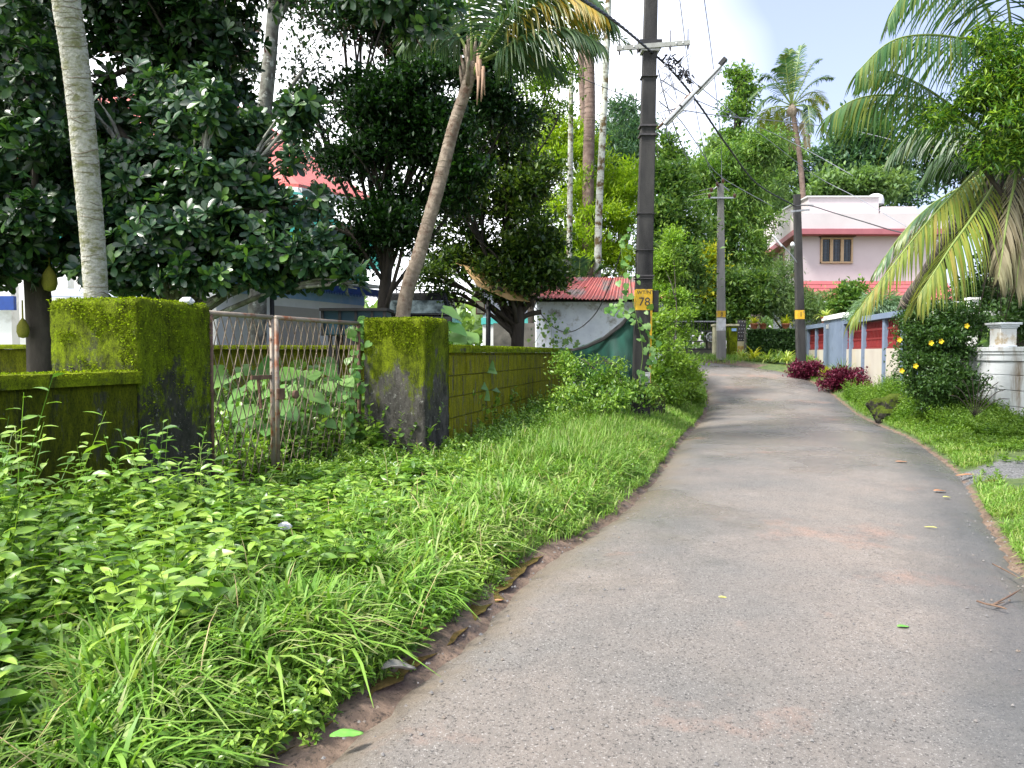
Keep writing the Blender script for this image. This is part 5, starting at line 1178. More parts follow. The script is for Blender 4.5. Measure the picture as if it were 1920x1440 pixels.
# big rosette leaved tree (left middle) and taller one above it
rq = random.Random(5)
bl = [B(rq.uniform(110, 600), rq.uniform(200, 530), rq.uniform(10.6, 11.8), rq.uniform(18, 42), rq.uniform(16, 36)) for _ in range(34)]
bl = [q for q in bl if True] + [B(340, 250, 11.5, 70, 55), B(250, 340, 11.3, 95, 70), B(420, 340, 11.2, 90, 75), B(170, 430, 11.2, 80, 80), B(320, 440, 11, 110, 80), B(470, 440, 11, 90, 70), B(570, 475, 10.8, 60, 35), B(400, 520, 10.8, 110, 26), B(640, 500, 10.7, 34, 20), B(610, 450, 10.7, 25, 18), B(660, 530, 10.6, 16, 14), B(540, 390, 11, 24, 22), B(450, 240, 11.3, 30, 26), B(390, 190, 11.4, 26, 26), B(230, 505, 11, 90, 45), B(120, 370, 11.4, 60, 60), B(330, 180, 11.8, 70, 50)]
e = empty('broadleaf_tree', G(300, 12), 'bushy tree with whorls of glossy oval leaves filling the view above the nearest pillar', 'tree')
mb = MB(); limbs(mb, G(320, 12) - up * .1, P(320, 480, 11.8), bl, .16, .025); mb.build('trunk', BARKG, e)
ros_crown('crown', bl, 2700, .225, G_ROS, e, .4)
bl = [B(40, 60, 14, 100, 100), B(230, 20, 14, 100, 70), B(300, 110, 14.5, 90, 70), B(400, 60, 14, 90, 90), B(420, 200, 14.5, 60, 70), B(60, 230, 13.5, 90, 90), B(190, 200, 14.5, 70, 50), B(350, -40, 13.5, 160, 60), B(110, -60, 13.5, 140, 60), B(220, 250, 15, 80, 50)]
e = empty('broadleaf_tree', G(300, 15), 'tall shady tree with dark whorled leaves over the top left corner', 'tree')
mb = MB(); limbs(mb, G(320, 15) - up * .1, P(305, 60, 14.6), bl, .24, .03); mb.build('trunk', BARK, e)
ros_crown('crown', bl, 2300, .25, G_ROSD, e, .35)
# lichen trunk tree, upper centre left
bl = [B(500, -60, 16, 90, 60), B(560, -20, 16, 60, 50), B(450, 120, 17, 50, 50), B(600, 30, 15.5, 40, 40), B(575, 160, 17, 34, 90), B(560, 260, 17, 25, 50)]
e = empty('broadleaf_tree', G(485, 16), 'tree whose grey lichen spotted trunk forks at the top edge beside the sky gap', 'tree')
mb = MB(); c_ = [G(480, 16) - up * .1, P(484, 400, 16), P(492, 250, 16), P(505, 120, 16), P(518, -40, 16)]; mb.tube(spline(c_, 24), [lerp(.20, .12, i / 24) for i in range(25)], 10)
mb.tube(spline([P(508, 60, 16), P(535, 5, 16), P(560, -60, 16)], 8), .09, 8); mb.tube(spline([P(492, 250, 16), P(520, 200, 16), P(570, 130, 16)], 8), [.06] * 5 + [.04] * 4, 6); mb.build('trunk', BARKG, e)
crown('crown', bl, 620, 9, .13, .22, T_DIA, G_DARK, e, lo=.1, clump=0)
# far left dark jackfruit tree
bl = [B(20, 330, 11, 70, 70), B(60, 430, 10.8, 80, 60), B(10, 470, 10.5, 70, 60), B(-60, 250, 11, 120, 150), B(90, 290, 11, 50, 40), B(-60, 450, 10.5, 80, 120), B(100, 490, 10.9, 40, 30), B(60, 150, 10.5, 70, 80), B(40, 20, 10.5, 70, 70), B(70, 260, 10.3, 60, 60), B(75, 400, 10.2, 50, 50)]
e = empty('jackfruit_tree', G(72, 11), 'dark trunked jackfruit tree at the far left with two hanging fruits', 'tree')
mb = MB(); c_ = [G(78, 11) - up * .1, P(74, 600, 11), P(66, 480, 11), P(62, 330, 11), P(50, 120, 11), P(40, -40, 11)]; mb.tube(spline(c_, 20), [lerp(.19, .12, i / 20) for i in range(21)], 10)
for c2, r in bl: mb.tube(spline([P(64, 420, 11), lerp(P(62, 380, 11), c2, .6), c2], 6), [.06, .05, .045, .04, .03, .02, .02], 5)
mb.build('trunk', BARK, e); ros_crown('crown', bl, 1150, .215, G_ROSD, e, .35)
M_JACK = mat('jackfruit_skin', (.22, .20, .02), (.14, .15, .015), 60, .8, .02, 90)
for px, py, s in ((93, 525, 1), (43, 617, .8)):
    c_ = P(px, py, 10.7); MB().lathe(c_, [(0, -.16 * s), (.07 * s, -.14 * s), (.10 * s, -.05 * s), (.09 * s, .06 * s), (.05 * s, .14 * s), (.012, .19 * s), (.01, .4)], 14).build('jackfruit', M_JACK, e)
# dense dark tree in the centre left
bl = [B(645, 60, 17, 50, 55), B(720, 40, 17, 90, 60), B(800, 110, 17, 80, 70), B(655, 180, 17, 50, 55), B(735, 190, 16.5, 100, 70), B(625, 290, 17, 45, 34), B(700, 300, 16.5, 100, 60), B(820, 250, 16.5, 70, 60), B(880, 190, 17, 60, 60), B(910, 120, 17.5, 50, 60), B(640, 420, 16.5, 90, 35), B(760, 400, 16.5, 90, 50), B(850, 340, 16.5, 70, 60), B(680, -40, 17, 90, 50), B(800, -30, 17, 120, 50), B(950, 230, 18, 50, 60), B(700, 470, 17, 60, 25), B(590, 200, 17.5, 18, 30)]
e = tree('broadleaf_tree', 'dense dark small leaved tree behind the leaning palm, sky sparkling through its crown', 'tree', G(722, 17), P(728, 470, 17), .17, bl, 6600, 9, .14, .17, T_DIA, G_DARK, BARK, lo=.35)
# broad leaves overhanging at the top centre
bl = [B(750, 0, 10.5, 60, 34), B(820, 15, 10.5, 34, 28), B(690, -20, 10.5, 80, 40), B(790, 50, 10.6, 36, 22)]
e = empty('branch_cluster', P(700, -150, 10.5), 'bright oval leaved branch tips reaching in at the top edge left of the palm crown', 'branch')
mb = MB(); 
for c2, r in bl:
    mb.tube(spline([P(640, -190, 10.5), lerp(P(640, -190, 10.5), c2, .6) + up * .2, c2], 6), .02, 5)
mb.build('twigs', BARK, e); ros_crown('leaves', bl, 110, .26, G_ROS, e, .2)
# second dark tree with short trunk near the shed
bl = [B(870, 400, 20.5, 70, 60), B(930, 480, 20, 70, 45), B(960, 360, 20.5, 70, 60), B(1000, 440, 20, 50, 50), B(890, 300, 21, 60, 60), B(830, 480, 20.5, 50, 30), B(975, 540, 20, 40, 28), B(960, 270, 21, 45, 50), B(1010, 500, 20, 45, 40), B(845, 560, 19.5, 30, 16), B(1035, 520, 19.8, 22, 30), B(1005, 330, 20.5, 30, 50), B(920, 230, 20.5, 50, 50), B(850, 340, 19.5, 40, 50), B(800, 520, 19.5, 40, 18), B(1030, 430, 20.5, 25, 40), B(900, 545, 19.3, 35, 14), B(1000, 575, 19.8, 18, 12)]
e = empty('broadleaf_tree', G(975, 20), 'low spreading dark green tree with a black trunk just left of the shed', 'tree')
mb = MB(); limbs(mb, G(977, 20) - up * .1, P(974, 575, 20), bl, .21, .04); mb.tube(spline([P(975, 600, 20), P(950, 575, 19.8), P(925, 560, 19.6)], 6), .06, 6); mb.tube(spline([P(975, 600, 20), P(990, 590, 20), P(1015, 585, 20)], 6), .07, 6); mb.build('trunk', BARK, e)
crown('crown', bl, 3200, 9, .16, .22, T_DIA, leafmat('deep_green_leaf', [(.012, .034, .009), (.03, .07, .014), (.07, .13, .02), (.15, .22, .035), (.018, .045, .012)], .3, .4, .5, spec=.45), e, lo=.4)
# yellow green dense tree
bl = [B(1040, 290, 32, 50, 60), B(1095, 340, 31, 50, 70), B(1165, 390, 31, 36, 60), B(1050, 420, 30.5, 60, 70), B(1130, 440, 30.5, 50, 60), B(1075, 490, 30, 60, 36), B(1185, 340, 32, 20, 36), B(1000, 350, 31.5, 36, 80), B(1160, 490, 30.5, 36, 40), B(1010, 480, 30, 44, 44), B(1070, 260, 32, 20, 30), B(1025, 225, 32, 18, 22), B(1130, 320, 31.5, 22, 26), B(1100, 280, 32, 16, 22), B(1150, 330, 31.5, 16, 24), B(1195, 300, 32, 10, 22)]
tree('broadleaf_tree', 'tall dense yellow green tree behind the slim pale palms', 'tree', G(1090, 31.5), P(1090, 480, 31.5), .25, bl, 4600, 9, .22, .22, T_NAR, G_YEL, BARKG, lo=.72, up=.6)
bl = [B(1000, 190, 26, 35, 40), B(1035, 150, 26, 40, 35), B(985, 250, 26, 30, 40), B(1050, 210, 26, 25, 25)]
tree('broadleaf_tree', 'thin airy treetop of yellowish leaves against white sky right of the palm crown', 'tree', G(1000, 26), P(1000, 300, 26), .12, bl, 330, 8, .17, .2, T_DIA, leafmat('airy_leaf', [(.10, .18, .02), (.17, .26, .03), (.06, .13, .02)], .4, .5, .6), BARK, lo=.2)
# background trees
tree('broadleaf_tree', 'bluish green tree between the slim palm and pole 78, against the sky', 'tree', G(1165, 38), P(1165, 400, 38), .3, [B(1165, 245, 38, 40, 45), B(1150, 320, 38, 45, 60), B(1185, 300, 37, 40, 60), B(1195, 400, 37, 30, 60), B(1220, 330, 37, 30, 50)], 1500, 9, .34, .4, T_NAR, G_BLUE, BARK)
tree('broadleaf_tree', 'leafy tree just right of pole 78, its top bright green below the tube light', 'tree', G(1250, 30), P(1250, 520, 30), .25, [B(1245, 300, 31, 28, 40), B(1255, 370, 30, 40, 50), B(1240, 450, 29, 35, 60), B(1275, 430, 30, 35, 50), B(1265, 520, 28.5, 45, 50)], 1500, 9, .22, .26, T_DIA, G_MID, BARK)
tree('broadleaf_tree', 'large round dark green mango like tree behind the pale pole at the bend', 'tree', G(1340, 44), P(1340, 480, 44), .5, [B(1310, 350, 44, 55, 45), B(1370, 330, 44, 60, 50), B(1420, 310, 45, 45, 45), B(1330, 420, 43, 70, 60), B(1400, 390, 43, 55, 60), B(1310, 490, 42, 55, 50), B(1380, 470, 42, 60, 50)], 3600, 9, .36, .42, T_NAR, G_MID, BARK, hang=.5)
tree('broadleaf_tree', 'pale hazy green domed tree top behind the thick cable, left of the far coconut palm', 'tree', G(1420, 62), P(1420, 440, 62), .6, [B(1400, 290, 62, 60, 35), B(1440, 310, 62, 40, 50), B(1350, 310, 62, 40, 30), B(1445, 370, 60, 30, 50)], 1800, 9, .48, .6, T_DIA, G_FAR, BARK)
e = tree('vine_clad_tree', 'tall thin tree clad in vine tufts, standing above the other treetops', 'tree', G(1378, 52), P(1378, 260, 52), .3, [B(1385, 136, 52, 20, 16), B(1392, 178, 52, 17, 14), B(1384, 208, 52, 20, 18), B(1376, 268, 52, 12, 26), B(1390, 158, 52, 9, 12)], 460, 9, .32, .34, T_DIA, G_MID, BARK, lo=.3)
mb = MB(); mb.tube(spline([P(1376, 280, 52), P(1380, 240, 52), P(1384, 180, 52), P(1385, 140, 52)], 8), .12, 6); mb.build('upper_stem', BARK, e)
tree('broadleaf_tree', 'airy blue green tree with see through crown behind the pink house', 'tree', G(1620, 62), P(1620, 390, 62), .6, [B(1600, 340, 62, 80, 40), B(1560, 290, 62, 35, 40), B(1630, 270, 62, 50, 50), B(1680, 320, 62, 50, 40), B(1600, 235, 62, 30, 25), B(1530, 340, 62, 30, 30), B(1660, 370, 60, 70, 30)], 1900, 8, .48, .6, T_DIA, G_BLUE, BARK, lo=.3)
tree('broadleaf_tree', 'lighter green low tree directly above the pink house roof', 'tree', G(1590, 56), P(1590, 400, 56), .5, [B(1570, 350, 56, 45, 30), B(1630, 350, 56, 50, 28), B(1545, 375, 56, 35, 25)], 900, 9, .42, .5, T_DIA, G_FAR, BARK)
tree('broadleaf_tree', 'feathery light green tree left of the pink house, reaching its eave', 'tree', G(1425, 54), P(1425, 560, 54), .35, [B(1415, 440, 54, 34, 50), B(1440, 400, 55, 25, 50), B(1405, 510, 50, 40, 40), B(1430, 490, 53, 20, 50)], 1800, 9, .30, .38, T_NAR, G_FAR, BARK)
tree('broadleaf_tree', 'small feathery tree in front of the pink house corner, behind the dark pole', 'tree', G(1470, 36), P(1470, 590, 36), .14, [B(1465, 540, 36, 38, 26), B(1445, 570, 35.5, 40, 24), B(1490, 575, 35.5, 45, 22), B(1520, 560, 36, 32, 14), B(1476, 520, 36, 20, 18), B(1530, 590, 35, 30, 16)], 1300, 9, .20, .26, T_NAR, G_FAR, BARK, lo=.3)
tree('broadleaf_tree', 'dark shrubby tree right behind the pale pole, above the far gate', 'tree', G(1340, 37), P(1340, 600, 37), .2, [B(1300, 560, 37, 45, 40), B(1350, 560, 36.5, 45, 45), B(1395, 560, 36, 40, 40), B(1380, 590, 35.5, 45, 22), B(1320, 600, 36, 50, 18)], 2400, 9, .24, .28, T_DIA, leafmat('far_shrub_leaf', [(.05, .11, .03), (.09, .17, .045), (.15, .24, .06), (.20, .28, .06)], .32, .45, .5), BARK)
tree('young_tree', 'slender sapling with bright yellow leaves left of the pale pole', 'tree', G(1325, 36.2), P(1325, 560, 36.2), .07, [B(1328, 510, 36, 18, 22), B(1322, 545, 36, 22, 16), B(1335, 480, 36, 10, 14)], 330, 8, .22, .22, T_DIA, G_CROT, BARK, lo=.2)
tree('broadleaf_tree', 'dark green bush right of the tiled canopy of the pink house, behind the blue wall', 'bush', G(1598, 33), P(1598, 590, 33), .12, [B(1595, 565, 33, 26, 22), B(1625, 585, 33, 26, 16)], 420, 9, .22, .25, T_DIA, G_MID, BARK, lo=.2)
# right neem tree
bl = [B(1880, 150, 11.5, 70, 60), B(1850, 235, 11.3, 70, 55), B(1910, 70, 11.5, 50, 60), B(1905, 280, 11.2, 50, 40), B(1815, 190, 11.5, 35, 35), B(1960, 180, 11.5, 80, 120), B(1800, 265, 11.6, 30, 22)]
e = empty('neem_tree', G(2010, 12), 'fresh green tree with pointed leaflets at the upper right edge, over the palm fronds', 'tree')
mb = MB(); limbs(mb, G(2010, 12), P(1960, 300, 11.8), bl, .16, .02); mb.build('trunk', BARK, e)
crown('crown', bl, 1500, 11, .12, .12, T_NAR, G_NEEM, e, hang=.5, lo=.35, jit=.7)
bl = [B(1880, 520, 18.5, 60, 60), B(1930, 420, 18, 60, 80), B(1840, 560, 18.5, 50, 40), B(1900, 600, 16.5, 50, 25), B(1960, 560, 16, 60, 80), B(1870, 430, 19, 30, 50)]
e = tree('broadleaf_tree', 'very dark leafy tree behind the white block wall at the right edge', 'tree', G(1930, 18.5), P(1920, 520, 18.5), .2, bl, 1700, 9, .13, .16, T_DIA, G_BUSHD, BARK)
bl = [B(1790, 300, 22, 60, 40), B(1840, 330, 22, 50, 40), B(1740, 270, 22, 45, 30), B(1880, 300, 21, 50, 60), B(1850, 390, 22, 40, 40)]
e = tree('broadleaf_tree', 'dark tree crown seen through the right palm fronds, bare limb below', 'tree', G(1900, 22), P(1880, 420, 22), .22, bl, 900, 9, .17, .2, T_DIA, G_DARK, BARK, lo=.3)
# silvery wispy shrub behind the blue wall
e = empty('silvery_shrub', G(1650, 25), 'silvery green wispy shrub between the blue wall and the leaning dark trunk', 'shrub')
c0 = P(1652, 590, 25); pos = []; k = 4200; a = NR.uniform(0, 6.28, k); el = NR.uniform(.1, 1.4, k); d = np.column_stack([np.cos(a) * np.cos(el), np.sin(a) * np.cos(el), np.sin(el)])
pos = np.array(tuple(c0)) + d * NR.uniform(.1, .95, k)[:, None] * [1.15, .7, .95] + [0, 0, -.2]; dd2 = d + NR.normal(0, .25, (k, 3)) - [0, 0, .9]
V, Fc = scat(diaT(.07), pos, frames(dd2), .32 * NR.uniform(.6, 1.2, k)); link('foliage', fast_mesh('foliage', V, Fc), leafmat('silver_leaf', [(.22, .33, .24), (.30, .42, .30), (.16, .26, .18)], .3, .5, 1), e)
MB().tube([G(1650, 25), c0], .05, 6).build('stem', BARK, e)
# distant tree line all round
k = 26000; th_ = NR.uniform(-2.0, 2.0, k); rr = 95 + NR.uniform(0, 45, k); hh = 3.2 + 2.6 * np.sin(th_ * 9) + 1.8 * np.sin(th_ * 23 + 1); x = np.sin(th_) * rr; y = np.cos(th_) * rr
z = NR.random(k) ** .7 * (hh + 6) + 1; pos = np.column_stack([x, y, z]); V, Fc = scat(diaT(.7), pos, frames(NR.normal(0, 1, (k, 3)) + [0, 0, .3]), NR.uniform(1.2, 2.6, k))
tag(link('distant_woods', fast_mesh('distant_woods', V, Fc), G_FAR), 'distant belt of trees closing the horizon', 'woods', kind='stuff')

# ------------------------------------------------------------------ roadside shrubs and climbers
bl = [B(1262, 600, 21, 26, 60), B(1245, 670, 19, 32, 45), B(1275, 690, 20, 26, 40), B(1248, 500, 22, 22, 70), B(1290, 720, 20.5, 22, 28), B(1250, 740, 18, 30, 35), B(1225, 640, 17.5, 14, 60)]
e = empty('climber_thicket', G(1255, 19.5), 'bright heap of climbers and bushes tumbling to the lane right of pole 78', 'bush')
mb = MB(); limbs(mb, G(1255, 19.5), P(1255, 690, 19.5), bl, .06, .012); mb.build('stems', BARK, e)
crown('foliage', bl, 2300, 9, .11, .13, T_DIA, leafmat('bank_leaf', [(.12, .22, .03), (.20, .33, .045), (.28, .42, .06), (.08, .15, .03)], .4, .45, 1.2), e, lo=.4)
bl = [B(1125, 722, 15.1, 26, 30), B(1150, 712, 15, 18, 36), B(1185, 730, 14.6, 30, 18), B(1085, 715, 15.2, 24, 26), B(1075, 745, 14.5, 40, 18), B(1150, 752, 14, 50, 14), B(1060, 690, 15.6, 20, 22), B(1225, 745, 14.6, 20, 18), B(1110, 680, 15.4, 10, 20)]
e = empty('shrub', G(1140, 15), 'tangled shrub of small pale leaves at the foot of the green net', 'shrub')
mb = MB(); limbs(mb, G(1140, 15), P(1140, 745, 15), bl, .03, .008); mb.build('stems', BARK, e)
crown('foliage', bl, 560, 9, .085, .12, T_DIA, G_WEED, e, lo=.1)
bl = [B(1760, 640, 15.6, 55, 45), B(1725, 700, 15.4, 45, 45), B(1785, 610, 15.8, 45, 30), B(1745, 590, 16, 45, 22), B(1770, 725, 15, 45, 40), B(1720, 660, 15.7, 30, 50), B(1835, 610, 15.9, 26, 12), B(1730, 610, 15.9, 26, 26)]
e = empty('flowering_bush', G(1765, 15.4), 'dark green bush with yellow trumpet flowers sprawling over the wall end', 'bush')
mb = MB(); limbs(mb, G(1765, 15.4), P(1765, 720, 15.4), bl, .06, .012); mb.build('stems', BARK, e)
crown('foliage', bl, 2500, 9, .085, .11, T_DIA, G_BUSHD, e, lo=.35)
for px, py in ((1812, 611), (1764, 640), (1745, 643), (1716, 686), (1690, 695), (1785, 735), (1686, 637)):
    c_ = P(px, py, 14.75 + RND.uniform(-.1, .2)); mb = MB()
    for k in range(5):
        a = k * 1.2566; d = Vector((math.cos(a), -.35, math.sin(a))).normalized(); S = Vector((-math.sin(a), 0, math.cos(a))); mb.add([c_, c_ + d * .03 + S * .022, c_ + d * .055 + S * .012, c_ + d * .055 - S * .012, c_ + d * .03 - S * .022], [(0, 1, 2, 3, 4)])
    mb.tube([c_ + Vector((0, .05, -.01)), c_], [.006, .014], 6); mb.build('flower', M_PETAL, e)
for px, Y_, rx, lab in ((1512, 26.3, 24, 'smaller dark purple shrub at the foot of the dark pole'), (1584, 23.5, 34, 'larger dark purple shrub in front of the blue gate block')):
    g = G(px, Y_); s = Y_ / F; e = empty('purple_shrub', g, lab, 'shrub', 'purple shrubs by the blue wall'); bl = [(g + Vector((dx * rx * s, 0, .28 * dz)), np.array([rx * s * .55, .4, .24])) for dx, dz in ((-.5, .8), (0, 1.1), (.5, .9), (.75, .6), (-.8, .4))]
    mb = MB(); limbs(mb, g, g + up * .1, bl, .03, .01); mb.build('stems', BARK, e); crown('foliage', bl, 420, 10, .10, .09, T_DIA, G_PURP, e, lo=.5)
for px, Y_, lab in ((1551, 25.4, 'small green shrub between the two purple shrubs'), (1578, 25.0, 'thin upright tuft standing above the larger purple shrub')):
    g = G(px, Y_); e = empty('small_shrub', g, lab, 'shrub'); strappy(e, g, 50, .5 if px < 1560 else .75, .05, G_CROT if px < 1560 else G_MID, px, el=(.7, 1.5), hang=.2)
# mossy stump of masonry
M_STUMP = mossmat('mossy_stump', (.03, .03, .025), (.07, .065, .055), (.05, .075, .01), (.10, .14, .015), .35)
def rock(name, c, s, seed, m_, lab, cat, sub=3, amp=.3):
    import bmesh
    bm = bmesh.new(); bmesh.ops.create_icosphere(bm, subdivisions=sub, radius=1)
    for v in bm.verts: v.co *= 1 + amp * mnoise.noise(v.co * 1.4 + Vector((seed, 0, 0))) + amp * .4 * mnoise.noise(v.co * 4 + Vector((seed, 3, 0))); v.co = Vector((v.co.x * s[0], v.co.y * s[1], v.co.z * s[2])) + Vector(c)
    me = bpy.data.meshes.new(name); bm.to_mesh(me); bm.free(); o_ = link(name, me, m_); return tag(o_, lab, cat)
p = G(1672, 17.3); rock('broken_masonry', (p.x + .05, 17.3, p.z + .08), (.55, .4, .36), 3, M_STUMP, 'dark mossy stump of old masonry half hidden in weeds by the right kerb', 'stump', 4, amp=.3)
p = G(1222, 16); rock('stone_block', (p.x, 16.1, p.z + .35), (.28, .25, .5), 8, M_STUMP, 'dark stone block at the foot of pole 78, road side', 'stone', amp=.2)
p = (-3.1, 7.6, 2.06); rock('stone', (B1[0] - .12, B1[1] - .25, 2.05), (.07, .06, .045), 5, M_WHITE, 'white stone lying on top of the nearest mossy pillar', 'stone', 2, .2)
p = G(530, 5.2); rock('stone', (p.x, 5.2, p.z + .28), (.05, .04, .03), 6, M_WHITE, 'small white scrap caught among the roadside grass', 'scrap', 2, .3)

# ------------------------------------------------------------------ taro and plot behind the gate
def heart():
    o_ = [(0, .10), (.12, -.08), (.30, -.06), (.44, .12), (.47, .35), (.38, .62), (.20, .86), (0, 1.08), (-.20, .86), (-.38, .62), (-.47, .35), (-.44, .12), (-.30, -.06), (-.12, -.08)]
    v = [(0, .22, .0)]; 
    for s in (.55, 1):
        for i, (x, y) in enumerate(o_): v.append((x * s, .22 + (y - .22) * s, .09 * abs(x) * s + (.03 * math.sin(i * 2.1) if s == 1 else 0) - .22 * max(0, y * s - .3) ** 2))
    n_ = len(o_); f = [(0, 1 + i, 1 + (i + 1) % n_) for i in range(n_)]
    for i in range(n_): a, b_ = 1 + i, 1 + (i + 1) % n_; f += [(a, a + n_, b_ + n_), (a, b_ + n_, b_)]
    return np.array(v, float), np.array(f)
T_HEART = heart()
def wallx(y): return np.where(y < 7.7, -3.22 + .258 * (y - 6.75), np.where(y < 10.3, -2.95 + .34 * (y - 7.7), np.where(y < 11.15, -1.12 + .32 * (y - 10.3), -.82 + .243 * (y - 11.1))))
tar = [((x_, y_)) for x_, y_ in ((-2.95, 9.6), (-2.35, 9.9), (-3.3, 10.4), (-2.7, 10.6), (-3.1, 11.3), (-2.2, 11.3), (-3.7, 11.2), (-2.6, 12.1), (-3.4, 12.3), (-1.9, 12.2), (-4.1, 10.4), (-4.4, 11.9), (-1.35, 12.6), (-.75, 12.2), (-.35, 12.9), (.0, 13.6), (-1.0, 13.3))]
places = ['behind the left post of the gate', 'close behind the gate lock', 'behind the mesh of the narrow leaf', 'behind the middle of the wide gate leaf', 'in the thick of the plot', 'beside the vine covered gate end', 'far left of the plot', 'at the back of the plot under the dark wall', 'in the back row left', 'in the back row right', 'leftmost through the gate', 'in the shade of the whorled tree', 'rising just past the grey pillar', 'tallest above the ochre wall', 'right of the tallest above the ochre wall', 'last before the black shelter post', 'behind the grey pillar']
for k, (x_, y_) in enumerate(tar):
    x_ = min(x_, float(wallx(np.array(y_))) - (.5 if k < 12 else .72))
    z = H(x_, y_); hgt = (.95, 1.15, 1.05, 1.25, 1.3)[k % 5] if k < 12 else (1.75, 2.0, 1.8, 1.7, 1.85)[k - 12]
    e = empty('taro_plant', (x_, y_, z), 'big leaved taro plant ' + places[k], 'taro plant', 'taro plants inside the gate'); n_ = 13 if k < 12 else 10; ms = MB(); P_, D_, S_ = [], [], []
    for i in range(n_):
        a = i * 2.4 + k; h = hgt * RND.uniform(.45, 1.1); r = RND.uniform(.12, .5); t = Vector((x_ + math.cos(a) * r, y_ + math.sin(a) * r, z + h)); ms.tube(spline([(x_ + math.cos(a) * .03, y_ + math.sin(a) * .03, z), (x_ + math.cos(a) * r * .4, y_ + math.sin(a) * r * .4, z + h * .6), t], 6), [.014] * 6 + [.006], 6)
        P_.append(t); D_.append((math.cos(a) * .8, math.sin(a) * .8 - .25, -.35)); S_.append(RND.uniform(.20, .34) if k < 12 else RND.uniform(.30, .44))
    ms.build('stalks', M_STALK, e); D_ = np.array(D_); U_ = np.tile([0, -.5, 1.], (n_, 1)) + NR.normal(0, .15, (n_, 3)); V, Fc = scat(T_HEART, np.array([tuple(p) for p in P_]), frames(D_, U_), np.array(S_)); link('leaves', fast_mesh('leaves', V, Fc, True), G_TARO, e)
def vine(lab, paths, nl, size, m_, jit=.1):
    e = empty('climbing_vine', paths[0][0], lab, 'vine'); mb = MB(); P_ = []
    for pts in paths:
        q = spline(pts, 20); mb.tube(q, .006, 5)
        for k in range(nl): P_.append(tuple(q[RND.randint(0, 20)] + Vector((RND.gauss(0, jit), RND.gauss(0, jit) - .03, RND.gauss(0, jit)))))
    mb.build('stems', M_STALK, e); P_ = np.array(P_); n_ = len(P_); V, Fc = scat(T_HEART, P_, frames(NR.normal(0, .5, (n_, 3)) + [0, -.45, -.6], np.tile([0, -1, .5], (n_, 1)) + NR.normal(0, .4, (n_, 3))), size * NR.uniform(.6, 1.3, n_))
    link('leaves', fast_mesh('leaves', V, Fc, True), m_, e); return e
g1t = g1 + up * 1.9
vine('heart leaved vine climbing the right end post of the metal gate', [[g1 + up * .2, g1 + up * 1.0 + gd * -.03, g1t], [g1 + up * .6 - gd * .2, g1 + up * 1.4 - gd * .1, g1t + gd * -.12], [g1t, g1t + gd * .1 + up * .08, g1t + gd * .12 + up * -.2], [g1 + up * 0 - gd * .5, g1 + up * .7 - gd * .35, g1 + up * 1.3 - gd * .2]], 26, .105, G_TARO, .07)
vine('leafy vine wrapping the lower half of pole 78 and the top of the net', [[P(1190, 740, 14.7), P(1205, 660, 14.75), P(1186, 560, 14.8), P(1178, 500, 14.9)], [P(1185, 590, 14.9), P(1160, 575, 15.2), P(1145, 590, 15.3)], [P(1176, 520, 14.9), P(1165, 470, 15), P(1172, 440, 15.1)], [P(1195, 600, 14.75), P(1215, 625, 14.7), P(1220, 690, 14.7)]], 22, .12, G_TARO, .09)
vine('thin vine of small leaves spreading over the far end of the ochre wall top', [[P(1030, 650, 19), P(1060, 640, 18.5), P(1100, 660, 17)], [P(1060, 650, 18), P(1090, 700, 16), P(1050, 740, 15.5)], [P(1000, 648, 17), P(1030, 600, 22), P(1035, 640, 20)]], 60, .09, G_MID, .16)

# ------------------------------------------------------------------ weeds and grass (ground cover)
ey = np.array([p.y for p in EL]); ex = np.array([p.x for p in EL]); k_ = (ey < 27.9) & (np.arange(len(ey)) < 150); exf = lambda y: np.interp(y, ey[k_], ex[k_])
ry = np.array([p.y for p in ER]); rx_ = np.array([p.x for p in ER]); k2 = (ry < 27) & (np.arange(len(ry)) < 150); rxf = lambda y: np.interp(y, ry[k2], rx_[k2])
def wallx(y): return np.where(y < 7.7, -3.22 + .258 * (y - 6.75), np.where(y < 10.3, -2.95 + .34 * (y - 7.7), np.where(y < 11.15, -1.12 + .32 * (y - 10.3), -.82 + .243 * (y - 11.1))))
def cl(x, y, s, o): return np.array([mnoise.noise(Vector((a * s, b_ * s, o))) for a, b_ in zip(x, y)])
def pools(n_, y0, y1, p=1.0):
    return y0 * (y1 / y0) ** (NR.random(n_) ** p)
